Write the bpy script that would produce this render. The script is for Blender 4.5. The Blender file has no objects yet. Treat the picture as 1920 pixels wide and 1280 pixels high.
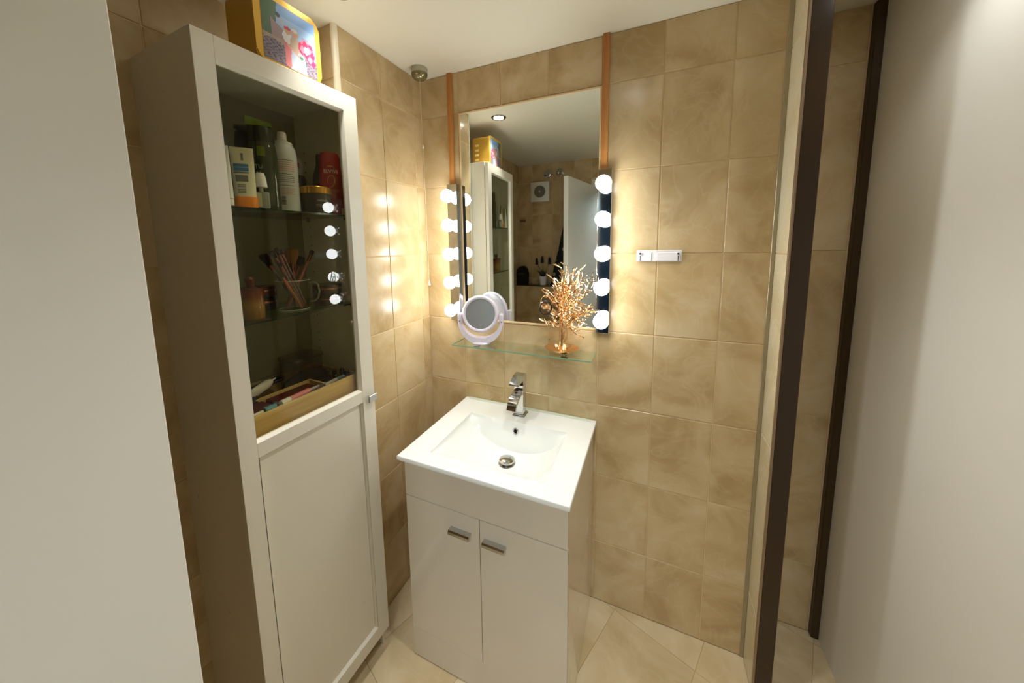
import bpy, bmesh, math, random
from mathutils import Vector, Matrix
R = math.radians
PI = math.pi
random.seed(7)
S = bpy.context.scene
COL = S.collection

# ------------------------------------------------------------ camera, world, lights, exposure
cam = bpy.data.cameras.new('camera'); co = bpy.data.objects.new('camera', cam); COL.objects.link(co)
co.location = (0.9746, -1.3458, 1.5342)
co.rotation_euler = (1.45043, 0.01672, 0.41734)
cam.sensor_fit = 'HORIZONTAL'; cam.sensor_width = 36
cam.lens = 638.595 / 1920 * 36
cam.shift_x = (960 - 936.7) / 1920; cam.shift_y = -(640 - 531.97) / 1920
cam.clip_start = 0.01
S.camera = co
S.view_settings.view_transform = 'Standard'; S.view_settings.look = 'None'
S.view_settings.gamma = 1; S.view_settings.use_curve_mapping = False
S.view_settings.exposure = 1.15
BULB = 13.5          # emission of the vanity bulbs
SPOTW = 12.0          # watts of each ceiling downlight
w = bpy.data.worlds.new('world'); S.world = w; w.use_nodes = True
w.node_tree.nodes['Background'].inputs[0].default_value = (0.75, 0.85, 1.0, 1)
w.node_tree.nodes['Background'].inputs[1].default_value = 0.05

hl = bpy.data.lights.new('hall_fill', 'AREA'); hl.energy = 17; hl.size = .6; hl.color = (.95, 1, 1)  # unseen fill light added in the hall to brighten the vanity front
ho = bpy.data.objects.new('hall_fill', hl); COL.objects.link(ho); ho.location = (.95, -2.45, 2.42); ho.rotation_euler = (R(28), 0, 0)

# ------------------------------------------------------------ helpers
def lin(c):
    return tuple((x/255/12.92 if x/255 <= .04045 else ((x/255+.055)/1.055)**2.4) for x in c)
MATS = {}
def mat(name, rgb=(200,200,200), rough=.4, metal=0, spec=.5, emit=0, trans=0, coat=0, raw=None, ior=1.45, alpha=1):
    if name in MATS: return MATS[name]
    m = bpy.data.materials.new(name); m.use_nodes = True; MATS[name] = m
    b = m.node_tree.nodes['Principled BSDF']
    c = raw if raw else lin(rgb)
    b.inputs['Base Color'].default_value = (*c, 1)
    b.inputs['Roughness'].default_value = rough; b.inputs['Metallic'].default_value = metal
    b.inputs['Specular IOR Level'].default_value = spec
    b.inputs['Transmission Weight'].default_value = trans
    b.inputs['Coat Weight'].default_value = coat; b.inputs['IOR'].default_value = ior
    b.inputs['Alpha'].default_value = alpha
    if emit:
        b.inputs['Emission Color'].default_value = (*c, 1); b.inputs['Emission Strength'].default_value = emit
    # faint procedural unevenness in the gloss
    if not emit and not trans:
        N = m.node_tree.nodes; L = m.node_tree.links
        n = N.new('ShaderNodeTexNoise'); n.inputs['Scale'].default_value = 30; tcn = N.new('ShaderNodeTexCoord'); L.new(tcn.outputs['Object'], n.inputs['Vector'])
        r = N.new('ShaderNodeMapRange'); r.inputs[3].default_value = max(rough-.012, 0); r.inputs[4].default_value = rough+.012
        L.new(n.outputs[0], r.inputs[0]); L.new(r.outputs[0], b.inputs['Roughness'])
    return m
def pane_mat(name, tint, ior=1.5, rough=0.0, boost=0.0):
    """thin sheet glass: tinted see-through with a Fresnel reflection"""
    m = bpy.data.materials.new(name); m.use_nodes = True; MATS[name] = m
    N = m.node_tree.nodes; L = m.node_tree.links; N.clear()
    o = N.new('ShaderNodeOutputMaterial'); t = N.new('ShaderNodeBsdfTransparent'); g = N.new('ShaderNodeBsdfGlossy')
    t.inputs[0].default_value = (*tint, 1); g.inputs['Roughness'].default_value = rough
    f = N.new('ShaderNodeFresnel'); f.inputs[0].default_value = ior
    x = N.new('ShaderNodeMixShader')
    a = N.new('ShaderNodeMath'); a.operation = 'ADD'; a.inputs[1].default_value = boost; a.use_clamp = True
    ge = N.new('ShaderNodeNewGeometry'); iv = N.new('ShaderNodeMath'); iv.operation = 'SUBTRACT'; iv.inputs[0].default_value = 1
    mu = N.new('ShaderNodeMath'); mu.operation = 'MULTIPLY'      # only the outer face of the sheet mirrors
    L.new(ge.outputs['Backfacing'], iv.inputs[1]); L.new(f.outputs[0], a.inputs[0]); L.new(a.outputs[0], mu.inputs[0])
    L.new(iv.outputs[0], mu.inputs[1]); L.new(mu.outputs[0], x.inputs[0])
    L.new(t.outputs[0], x.inputs[1]); L.new(g.outputs[0], x.inputs[2]); L.new(x.outputs[0], o.inputs[0])
    return m
def tile_mat(name, cols, rough=.16, scale=5.0, vein=.5, seed=0.0):
    """glazed marbled tile: cloudy patches, soft pale veins, every tile with its own piece of the pattern"""
    m = bpy.data.materials.new(name); m.use_nodes = True; MATS[name] = m
    N = m.node_tree.nodes; L = m.node_tree.links; b = N['Principled BSDF']
    tc = N.new('ShaderNodeTexCoord'); oi = N.new('ShaderNodeObjectInfo')
    mu = N.new('ShaderNodeVectorMath'); mu.operation = 'SCALE'
    cb = N.new('ShaderNodeCombineXYZ')
    for i, k in enumerate((37.0, 91.0, 53.0)):
        q = N.new('ShaderNodeMath'); q.operation = 'MULTIPLY'; q.inputs[1].default_value = k
        L.new(oi.outputs['Random'], q.inputs[0]); L.new(q.outputs[0], cb.inputs[i])
    ad = N.new('ShaderNodeVectorMath'); ad.operation = 'ADD'
    L.new(tc.outputs['Object'], ad.inputs[0]); L.new(cb.outputs[0], ad.inputs[1])
    n1 = N.new('ShaderNodeTexNoise'); n1.inputs['Scale'].default_value = scale; n1.inputs['Detail'].default_value = 5
    n1.inputs['Distortion'].default_value = 1.4
    L.new(ad.outputs[0], n1.inputs['Vector'])
    cr = N.new('ShaderNodeValToRGB'); e = cr.color_ramp
    e.elements[0].position = .34; e.elements[0].color = (*cols[0], 1)
    e.elements[1].position = .68; e.elements[1].color = (*cols[2], 1)
    k = e.elements.new(.5); k.color = (*cols[1], 1)
    L.new(n1.outputs[0], cr.inputs[0])
    n2 = N.new('ShaderNodeTexNoise'); n2.inputs['Scale'].default_value = scale*1.3; n2.inputs['Detail'].default_value = 3
    n2.inputs['Distortion'].default_value = 2.2
    L.new(ad.outputs[0], n2.inputs['Vector'])
    v = N.new('ShaderNodeValToRGB'); e = v.color_ramp
    e.elements[0].position = .47; e.elements[0].color = (0,0,0,1); e.elements[1].position = .535; e.elements[1].color = (0,0,0,1)
    k = e.elements.new(.5); k.color = (1,1,1,1)
    L.new(n2.outputs[0], v.inputs[0])
    sc = N.new('ShaderNodeMath'); sc.operation = 'MULTIPLY'; sc.inputs[1].default_value = vein; L.new(v.outputs[0], sc.inputs[0])
    mx = N.new('ShaderNodeMixRGB'); mx.inputs[2].default_value = (*cols[3], 1)
    L.new(sc.outputs[0], mx.inputs[0]); L.new(cr.outputs[0], mx.inputs[1]); L.new(mx.outputs[0], b.inputs['Base Color'])
    n3 = N.new('ShaderNodeTexNoise'); n3.inputs['Scale'].default_value = 9
    L.new(ad.outputs[0], n3.inputs['Vector'])
    bp = N.new('ShaderNodeBump'); bp.inputs['Strength'].default_value = .06; bp.inputs['Distance'].default_value = .004
    L.new(n3.outputs[0], bp.inputs['Height']); L.new(bp.outputs[0], b.inputs['Normal'])
    b.inputs['Roughness'].default_value = rough
    return m
def wood_mat(name, c1, c2, axis='Y', rough=.5):
    m = bpy.data.materials.new(name); m.use_nodes = True; MATS[name] = m
    N = m.node_tree.nodes; L = m.node_tree.links; b = N['Principled BSDF']
    tc = N.new('ShaderNodeTexCoord'); mp = N.new('ShaderNodeMapping')
    mp.inputs['Scale'].default_value = {'X': (3,60,60), 'Y': (60,3,60), 'Z': (60,60,3)}[axis]
    n = N.new('ShaderNodeTexNoise'); n.inputs['Scale'].default_value = 1; n.inputs['Detail'].default_value = 4
    cr = N.new('ShaderNodeValToRGB'); cr.color_ramp.elements[0].color = (*lin(c1),1); cr.color_ramp.elements[1].color = (*lin(c2),1)
    cr.color_ramp.elements[0].position = .35; cr.color_ramp.elements[1].position = .65
    L.new(tc.outputs['Object'], mp.inputs[0]); L.new(mp.outputs[0], n.inputs[0]); L.new(n.outputs[0], cr.inputs[0])
    L.new(cr.outputs[0], b.inputs['Base Color']); b.inputs['Roughness'].default_value = rough
    return m
def grad_mat(name, stops, z0, z1, rough=.3, trans=0, metal=0):
    """glaze or print that changes colour up the height of the thing"""
    m = bpy.data.materials.new(name); m.use_nodes = True; MATS[name] = m
    N = m.node_tree.nodes; L = m.node_tree.links; b = N['Principled BSDF']
    tc = N.new('ShaderNodeTexCoord'); s = N.new('ShaderNodeSeparateXYZ'); r = N.new('ShaderNodeMapRange')
    r.inputs[1].default_value = z0; r.inputs[2].default_value = z1
    cr = N.new('ShaderNodeValToRGB'); e = cr.color_ramp
    while len(e.elements) < len(stops): e.elements.new(.5)
    for k, (p, c) in zip(e.elements, stops): k.position = p; k.color = (*lin(c), 1)
    L.new(tc.outputs['Object'], s.inputs[0]); L.new(s.outputs[2], r.inputs[0]); L.new(r.outputs[0], cr.inputs[0])
    L.new(cr.outputs[0], b.inputs['Base Color']); b.inputs['Roughness'].default_value = rough
    b.inputs['Transmission Weight'].default_value = trans; b.inputs['Metallic'].default_value = metal
    return m

def B(): return bmesh.new()
def box(bm, x0, x1, y0, y1, z0, z1, bev=0, seg=1, M=None):
    vs = [bm.verts.new((x, y, z)) for x in (x0, x1) for y in (y0, y1) for z in (z0, z1)]
    fs = [bm.faces.new([vs[i] for i in f]) for f in ((0,1,3,2),(4,6,7,5),(0,4,5,1),(2,3,7,6),(0,2,6,4),(1,5,7,3))]
    new = list(vs)
    if bev:
        es = list({e for f in fs for e in f.edges})
        r = bmesh.ops.bevel(bm, geom=es, offset=bev, segments=seg, profile=.5, affect='EDGES')
        new = list({v for f in r['faces'] for v in f.verts} | {v for v in vs if v.is_valid})
    if M is not None: bmesh.ops.transform(bm, matrix=M, verts=[v for v in new if v.is_valid])
    return new
def lathe(bm, prof, seg=24, c=(0,0,0), sx=1, sy=1, M=None):
    rings = []; new = []
    for r, z in prof:
        if r < 1e-6: v = bm.verts.new((c[0], c[1], c[2]+z)); rings.append([v]); new.append(v)
        else:
            k = [bm.verts.new((c[0]+r*sx*math.cos(2*PI*i/seg), c[1]+r*sy*math.sin(2*PI*i/seg), c[2]+z)) for i in range(seg)]
            rings.append(k); new += k
    for a, b in zip(rings, rings[1:]):
        for i in range(seg):
            j = (i+1) % seg
            if len(a) == 1 and len(b) == 1: continue
            if len(a) == 1: bm.faces.new((a[0], b[i], b[j]))
            elif len(b) == 1: bm.faces.new((a[i], b[0], a[j]))
            else: bm.faces.new((a[i], b[i], b[j], a[j]))
    for k in (rings[0], rings[-1]):
        if len(k) > 1 and rings[0] is not rings[-1]:
            try: bm.faces.new(k)
            except ValueError: pass
    if M is not None: bmesh.ops.transform(bm, matrix=M, verts=new)
    return new
def tube(bm, pts, rad, seg=8, closed=False, cap=True):
    pts = [Vector(p) for p in pts]; n = len(pts)
    if not hasattr(rad, '__len__'): rad = [rad]*n
    rings = []; up = None
    for i, p in enumerate(pts):
        if closed: t = pts[(i+1) % n] - pts[i-1]
        else: t = (pts[min(i+1, n-1)] - pts[max(i-1, 0)])
        t.normalize()
        if up is None:
            up = Vector((0,0,1)) if abs(t.z) < .9 else Vector((1,0,0))
        a = t.cross(up)
        if a.length < 1e-5: a = t.orthogonal()
        a.normalize(); up = a.cross(t).normalized()
        rings.append([bm.verts.new(p + rad[i]*(math.cos(2*PI*k/seg)*a + math.sin(2*PI*k/seg)*up)) for k in range(seg)])
    m = n if closed else n-1
    for i in range(m):
        a, b = rings[i], rings[(i+1) % n]
        for k in range(seg):
            j = (k+1) % seg; bm.faces.new((a[k], a[j], b[j], b[k]))
    if cap and not closed:
        bm.faces.new(rings[0]); bm.faces.new(rings[-1])
def prism(bm, poly, lo, hi, axis='z', M=None):
    def P(a, b, h): return {'z': (a, b, h), 'y': (a, h, b), 'x': (h, a, b)}[axis]
    lo_v = [bm.verts.new(P(a, b, lo)) for a, b in poly]; hi_v = [bm.verts.new(P(a, b, hi)) for a, b in poly]
    bm.faces.new(lo_v); bm.faces.new(hi_v); n = len(poly)
    for i in range(n): bm.faces.new((lo_v[i], lo_v[(i+1) % n], hi_v[(i+1) % n], hi_v[i]))
    if M is not None: bmesh.ops.transform(bm, matrix=M, verts=lo_v+hi_v)
def mesh_of(bm, name, m, smooth=True, angle=35):
    bmesh.ops.recalc_face_normals(bm, faces=bm.faces)
    me = bpy.data.meshes.new(name); bm.to_mesh(me); bm.free()
    if m is not None: me.materials.append(m)
    if smooth:
        me.shade_smooth(); me.set_sharp_from_angle(angle=R(angle))
    return me
def obj(name, bm, m, parent=None, loc=(0,0,0), rz=0, smooth=True, angle=35, label=None):
    me = mesh_of(bm, name, m, smooth, angle)
    o = bpy.data.objects.new(name, me); COL.objects.link(o)
    o.location = loc; o.rotation_euler = (0, 0, rz)
    if parent is not None: o.parent = parent
    if label: o['label'] = label
    return o
def tag(o, label, cat, group=None):
    o['label'] = label; o['category'] = cat
    if group: o['group'] = group
    return o
def thing(name, label, cat, loc=(0,0,0), rz=0, group=None, rot=None):
    o = bpy.data.objects.new(name, None); COL.objects.link(o); o.empty_display_size = .05
    o.location = loc; o.rotation_euler = rot if rot else (0, 0, rz)
    return tag(o, label, cat, group)
def struct(name, bm, m, label=None, smooth=False):
    o = obj(name, bm, m, None, smooth=smooth); o['kind'] = 'structure'
    if label: o['label'] = label
    return o
def text_mesh(s, size, depth=.0002):
    cu = bpy.data.curves.new('lettering', 'FONT'); cu.body = s; cu.size = size; cu.align_x = 'CENTER'; cu.align_y = 'CENTER'
    cu.extrude = depth
    t = bpy.data.objects.new('lettering', cu); COL.objects.link(t)
    bpy.context.view_layer.update()
    me = bpy.data.meshes.new_from_object(t.evaluated_get(bpy.context.evaluated_depsgraph_get()))
    bpy.data.objects.remove(t)
    return me
def lettering(s, size, m, parent, z, r, sx=1, sy=1, off=0.0, xoff=0.0):
    """text wrapped on the -Y side of a round body of radius r (local), centred at height z"""
    me = text_mesh(s, size); me.materials.clear(); me.materials.append(m)
    for v in me.vertices:
        a = (v.co.x + xoff) / (r*sx); q = v.co.z
        v.co = Vector((math.sin(a)*(r*sx+.0004+off), -math.cos(a)*(r*sy+.0004+off) - q, z + v.co.y))
    o = bpy.data.objects.new('lettering', me); COL.objects.link(o); o.parent = parent
    return o
def band(bm, r, z0, z1, a0, a1, sx=1, sy=1, off=.0005, n=12):
    """printed patch lying on the round body, -Y is the front; angles in degrees"""
    vs = []
    for i in range(n+1):
        a = R(a0 + (a1-a0)*i/n)
        vs.append([bm.verts.new((math.sin(a)*(r*sx+off), -math.cos(a)*(r*sy+off), z)) for z in (z0, z1)])
    for p, q in zip(vs, vs[1:]): bm.faces.new((p[0], q[0], q[1], p[1]))

# ------------------------------------------------------------ materials
T_cols = [(.455,.315,.145), (.56,.41,.215), (.635,.495,.295), (.74,.61,.42)]
M_tile = tile_mat('glazed_beige_tile', T_cols, rough=.24, scale=3.8, vein=.14)
M_cream = tile_mat('cream_tile', [(.66,.56,.36), (.72,.63,.43), (.76,.68,.49), (.84,.78,.62)], rough=.25, scale=4, vein=.3)
M_floor = tile_mat('floor_marble', [(.54,.41,.23), (.62,.49,.30), (.72,.60,.40), (.84,.75,.58)], rough=.24, scale=3.0, vein=.08)
M_grout = mat('grout', (220,192,146), .9)
M_fgrout = mat('floor_grout', (176,150,112), .9)
M_ceil = mat('ceiling_paint', (228,222,204), .85, spec=.2)
M_white = mat('white_lacquer', (222,216,200), .28)
M_gloss = mat('white_gloss_board', (216,205,188), .10, coat=.5)
M_ceramic = mat('ceramic', (235,236,232), .07, coat=.6)
M_plastic = mat('white_plastic', (228,224,226), .25)
M_lilac = mat('lilac_white_plastic', (222,214,228), .2)
M_chrome = mat('chrome', (205,205,205), .06, metal=1)
M_chrome2 = mat('satin_chrome', (175,172,165), .2, metal=1)
M_mirror = mat('mirror_silver', (232,236,232), 0.0, metal=1)
M_black = mat('black_plastic', (12,12,13), .3)
M_dark = mat('dark_gap', (20,15,8), .9)
M_gold = mat('rose_gold', (244,206,162), .17, metal=1)
M_yel = mat('tin_gold', (204,160,66), .30, metal=.4)
M_copper = wood_mat('orange_wood_strip', (176,112,50), (202,140,72), 'Z', .45)
M_bamboo = wood_mat('bamboo', (204,160,92), (228,190,124), 'Y', .4)
M_trimd = mat('bronze_end_panel', (50,34,18), .22)
M_bulb = mat('lit_bulb_glass', raw=(.97,1.0,.98), emit=BULB, rough=.5)
M_door = mat('white_door_paint', (232,230,222), .3)

# ------------------------------------------------------------ room constants
CZ = 2.257
ROWS = [0.0, .2795, .5813, .8831, 1.1849, 1.4867, 1.7885, 2.0902, CZ]
XR = 1.334; W0 = .194; COLS = [0, .194, .394, .594, .794, .994, 1.194, XR]
G = .0034
YF = -1.83       # wall behind the camera
XL = -.215       # left wall beyond the corner
XW = 1.61        # right wall

TM = {}
def tile(parent, axis, sgn, a0, a1, z0, z1, plane, m=None, th=.009, g=G):
    """one wall tile: axis 'y' lies in a plane of constant y with face towards sgn*y, axis 'x' likewise"""
    w_, h_ = a1-a0-g, z1-z0-g
    if w_ < .004 or h_ < .004: return
    key = (axis, round(w_, 4), round(h_, 4), (m or M_tile).name)
    if key not in TM:
        bm = B()
        if axis == 'y': box(bm, -w_/2, w_/2, -th/2, th/2, -h_/2, h_/2, .0012)
        else: box(bm, -th/2, th/2, -w_/2, w_/2, -h_/2, h_/2, .0012)
        TM[key] = mesh_of(bm, 'tile', m or M_tile, False)
    o = bpy.data.objects.new('tile', TM[key]); COL.objects.link(o); o.parent = parent
    j = random.uniform(-.0003, .0003)
    if axis == 'y': o.location = ((a0+a1)/2, plane - sgn*(th/2) + j, (z0+z1)/2)
    else: o.location = (plane - sgn*(th/2) + j, (a0+a1)/2, (z0+z1)/2)
    return o
SLAB = .0075   # grout face lies this much minus the tile thickness behind the tile face
def wall_slab(name, x0, x1, y0, y1, z0=0, z1=CZ, m=None, label=None):
    bm = B(); box(bm, x0, x1, y0, y1, z0, z1)
    return struct(name, bm, m or M_grout, label)

# --- back wall (mirror wall): tile faces at y = 0
wb = wall_slab('wall_back', -.1, XR+.05, .0022, .12)
MX0, MX1, MZ0, MZ1 = .194, .794, 1.1849, 2.0902     # recess of the mirror
for i in range(len(COLS)-1):
    for j in range(len(ROWS)-1):
        if 1 <= i <= 3 and 4 <= j <= 6: continue
        tile(wb, 'y', -1, COLS[i], COLS[i+1], ROWS[j], ROWS[j+1], 0, th=.0022+.009 if False else .009)
# --- left wall: tile faces at x = 0
TY = -.459
wl = wall_slab('wall_left', -.12, -.0022, TY+.014, .0022)
for a0, a1 in ((-.054, 0), (-.254, -.054), (TY+.012, -.254)):
    for j in range(len(ROWS)-1): tile(wl, 'x', 1, a0, a1, ROWS[j], ROWS[j+1], 0)
# --- pier return, then the deeper left wall behind the cabinet
wr = wall_slab('wall_left_return', XL-.1, -.014, TY+.0022, TY+.11)
for a0, a1 in ((-.212, -.2), (-.2, -.012)):
    for j in range(len(ROWS)-1): tile(wr, 'y', -1, a0, a1, ROWS[j], ROWS[j+1], TY)
wc = wall_slab('wall_left_recess', XL-.12, XL-.0022, YF-.1, TY+.0022)
ys = [TY-.2*i for i in range(0, 7)] + [YF]
for a, b_ in zip(ys, ys[1:]):
    for j in range(len(ROWS)-1): tile(wc, 'x', 1, b_, a, ROWS[j], ROWS[j+1], XL)
# cream quarter-round corner trim on the pier
bm = B()
pr_ = [(-.012, TY+.012)] + [(-.010+.0125*math.cos(a), TY+.010-.0125+.0*a+.0125*math.sin(a)*1.0) for a in [R(t) for t in (-90,-70,-50,-30,-10,10,30,50,70,90)]]
prism(bm, [(-.014, TY+.0135), (-.014, TY-.002)] + [(-.010+.0115*math.sin(R(t)), TY+.010-.0125*math.cos(R(t))) for t in range(0, 91, 15)] + [(.0015, TY+.0135)], 0, CZ)
struct('trim_1', bm, mat('cream_trim', (235,228,205), .3), smooth=True)

# --- right partition: return face at x = XR, end panel at y = -.12
ws = wall_slab('wall_partition', XR+.0022, XR+.049, -.113, .0022)
RR = [0, .2795, .8831, 1.4867, 2.0902, CZ]
for j in range(len(RR)-1): tile(ws, 'x', -1, -.112, 0, RR[j], RR[j+1], XR, m=M_cream)
bm = B(); box(bm, XR+.004, XR+.05, -.121, -.113, 0, CZ, .001)
obj('end_panel', bm, M_trimd, ws, label='dark bronze end panel of the partition')
bm = B(); box(bm, XR-.002, XR+.004, -.122, -.112, 0, CZ, .0008)
obj('edge_profile', bm, mat('brownish_profile', (150,128,105), .3, metal=.6), ws)
bm = B(); box(bm, XR-.012, XR, -.004, .0, 0, CZ-.001, .001)
struct('trim_2', bm, mat('metal_corner', (170,158,132), .25, metal=.7))
# --- recess beyond the partition
wq = wall_slab('wall_recess_back', XR+.049, XW, .2022, .3)
for j in range(len(RR)-1): 
    for a0, a1 in ((XR+.05, 1.585),): tile(wq, 'y', -1, a0, a1, RR[j], RR[j+1], .2, m=M_tile)
wp = wall_slab('wall_recess_side', XR+.012, XR+.0468, .0022, .2022)
for j in range(len(RR)-1): tile(wp, 'x', 1, .003, .2, RR[j], RR[j+1], XR+.049)
bm = B(); box(bm, 1.586, 1.612, .175, .2, 0, CZ, .003); struct('trim_3', bm, mat('dark_brown_profile', (60,42,18), .35))
bm = B(); box(bm, XW, XW+.1, YF-.1, .3, 0, CZ); struct('wall_right', bm, M_door)

# --- far wall behind the camera, with doorway
DX0, DX1, DH = .47, 1.27, 2.01
wf = wall_slab('wall_front', XL-.1, DX0, YF-.1, YF-.0022)
xs = [XL+.0, -.083, .117, .317, DX0-.002]
for a, b_ in zip(xs, xs[1:]):
    for j in range(len(ROWS)-1): tile(wf, 'y', 1, a, b_, ROWS[j], ROWS[j+1], YF)
bm = B(); box(bm, DX0, DX1, YF-.1, YF-.0022, DH, CZ); box(bm, DX1, XW, YF-.1, YF-.0022, 0, CZ)
o = struct('wall_front_door_side', bm, M_grout)
for a0, a1 in ((DX0, .67), (.67, .87), (.87, 1.07), (1.07, DX1)): tile(o, 'y', 1, a0, a1, 2.09, CZ, YF)
for j in range(len(ROWS)-1):
    tile(o, 'y', 1, DX1+.07, 1.47, ROWS[j], ROWS[j+1], YF); tile(o, 'y', 1, 1.47, XW, ROWS[j], ROWS[j+1], YF)
bm = B()
box(bm, DX0-.0, DX0+.065, YF-.1, YF+.012, 0, DH+.065, .003); box(bm, DX1, DX1+.065, YF-.1, YF+.012, 0, DH+.065, .003)
box(bm, DX0+.065, DX1, YF-.1, YF+.012, DH, DH+.065, .003)
struct('trim_4', bm, M_door)
# door leaf standing open into the room
d = thing('door_1', 'white flush door standing open by the rear tiled wall', 'door', (.492, YF+.03, 0), 0)
del d['category']; d['kind'] = 'structure'
ang = math.atan2(-1.2-(YF+.03), .39-.492)
bm = B(); box(bm, 0, .66, -.035, 0, .008, 2.0, .002)
obj('door_leaf', bm, M_door, d, rz=ang, smooth=False)
bm = B(); tube(bm, [(.60,.0,1.0),(.60,.045,1.0),(.58,.05,1.0),(.50,.05,1.0)], .008, 10)
lathe(bm, [(.024,0),(.024,.008)], 20, M=Matrix.Translation((.60,0,1.0)) @ Matrix.Rotation(R(-90),4,'X'))
obj('door_handle', bm, M_chrome2, d, rz=ang)

# --- hallway beyond the doorway (only seen in the mirror)
bm = B(); box(bm, -.3, 2.2, -3.4, -3.3, 0, 2.5); struct('wall_hallway', bm, mat('blue_wall', (30,62,92), .6))
bm = B(); box(bm, 2.1, 2.2, -3.3, YF-.1, 0, 2.5); box(bm, -.4, -.3, -3.3, YF-.1, 0, 2.5); box(bm, -.4, 2.2, -3.4, YF-.1, 2.5, 2.55)
struct('wall_hallway_sides', bm, mat('hall_paint', (96,112,122), .7))
bm = B(); box(bm, -.4, 2.2, -3.4, YF-.1, -.05, 0); struct('floor_hallway', bm, mat('hall_floor', (70,58,46), .5))
wn = bpy.data.objects.new('window_1', None); COL.objects.link(wn); wn['kind'] = 'structure'; wn.location = (.9, -3.3, 1.9)
bm = B(); box(bm, -.25, .25, 0, .01, -.16, .16); obj('window_pane', bm, mat('daylight_pane', raw=(.35,.8,1.0), emit=1.6), wn)
bm = B()
for a in ((-.28,.28,.16,.19),(-.28,.28,-.19,-.16),(-.28,-.25,-.16,.16),(.25,.28,-.16,.16),(-.01,.01,-.16,.16)): box(bm, a[0], a[1], 0, .03, a[2], a[3], .002)
obj('window_frame', bm, M_door, wn)

# --- ceiling
bm = B(); box(bm, XL-.12, XW+.1, YF-.1, .3, CZ, CZ+.08); struct('ceiling', bm, M_ceil)

# --- floor: slabs laid at an angle, clipped to the room
bm = B(); box(bm, XL-.12, XW, YF-.1, .3, -.06, -.0014); fl = struct('floor', bm, M_fgrout)
e1 = Vector((.939, -.343)); e2 = Vector((.343, .939))
o1 = Vector((.883, -.014)).dot(e2); o2 = Vector((1.169, -.116)).dot(e1)
def clip(poly, rect):
    for ax, val, s in ((0, rect[0], 1), (0, rect[1], -1), (1, rect[2], 1), (1, rect[3], -1)):
        out = []
        for i in range(len(poly)):
            a, b_ = poly[i-1], poly[i]; ia = (a[ax]-val)*s >= 0; ib = (b_[ax]-val)*s >= 0
            if ia != ib:
                t = (val-a[ax])/(b_[ax]-a[ax]); out.append(a + (b_-a)*t)
            if ib: out.append(b_)
        poly = out
        if not poly: return []
    return poly
def parea(p): return abs(sum(p[i-1].x*p[i].y-p[i].x*p[i-1].y for i in range(len(p))))/2
for i in range(-10, 10):
    for j in range(-10, 8):
        a0 = o2 + i*.302 + .0009; a1 = a0 + .302 - .0018; b0 = o1 + j*.40 + .0009; b1 = b0 + .4 - .0018
        P = [e1*a0+e2*b0, e1*a1+e2*b0, e1*a1+e2*b1, e1*a0+e2*b1]
        for rect in ((0.0005, XR-.0005, YF, 0.0), (XL, .0005, YF, TY), (XR, XW, YF, -.1215), (XR+.0515, XW, -.1215, .199)):
            q = clip(P, rect)
            if len(q) < 3 or parea(q) < .00003: continue
            c = sum(q, Vector((0,0)))/len(q)
            bm = B(); prism(bm, [(v.x-c.x, v.y-c.y) for v in q], -.009, 0)
            obj('tile', bm, M_floor, fl, loc=(c.x, c.y, random.uniform(-.0003,.0003)), smooth=False)

# ------------------------------------------------------------ downlights
def downlight(x, y, label, power, cone=105):
    t = thing('ceiling_downlight', label, 'downlight', (x, y, CZ), group=None)
    bm = B(); lathe(bm, [(.030,-.001),(.030,-.005),(.041,-.006),(.044,-.003),(.044,0)], 32); bmesh.ops.delete(bm, geom=[f for f in bm.faces if len(f.verts) > 4], context='FACES')
    obj('rim', bm, M_chrome, t)
    bm = B(); lathe(bm, [(0,-.002),(.0295,-.002),(.0295,0)], 24); obj('lens', bm, mat('downlight_lens', raw=(1,1,.97), emit=18), t)
    l = bpy.data.lights.new('downlight_beam', 'SPOT'); l.energy = power; l.spot_size = R(cone); l.spot_blend = .75; l.shadow_soft_size = .03
    l.color = (1, 1, .96)
    lo = bpy.data.objects.new('downlight_beam', l); COL.objects.link(lo); lo.parent = t; lo.location = (0, 0, -.012)
downlight(.138, -.56, 'round recessed ceiling downlight above the tall white cabinet', SPOTW*1.1, 76)
downlight(1.49, -.30, 'added unseen downlight brightening the niche beyond the partition', 2.5)  # no known fixture here, added to brighten the niche tiles
downlight(.873, -.566, 'round recessed ceiling downlight above the open floor right of the basin', SPOTW)

# ------------------------------------------------------------ mirror in its recess
t = thing('wall_mirror', 'large rectangular mirror set flush into the tiles between the bulb strips', 'mirror', (.494, 0, MZ0))
mw, mh = .3, MZ1-MZ0
bm = B(); box(bm, -mw+.006, mw-.006, -.0015, .002, .008, mh-.008); obj('mirror_glass', bm, M_mirror, t, smooth=False)
bm = B()
for a in ((-mw+.001, mw-.001, mh-.008, mh-.001), (-mw+.001, mw-.001, .001, .010), (-mw+.001, -mw+.008, .01, mh-.008), (mw-.008, mw-.001, .01, mh-.008)):
    box(bm, a[0], a[1], -.0035, .002, a[2], a[3], .0012)
obj('edge_trim', bm, mat('peach_cream_trim', (226,196,150), .35), t)

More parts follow.
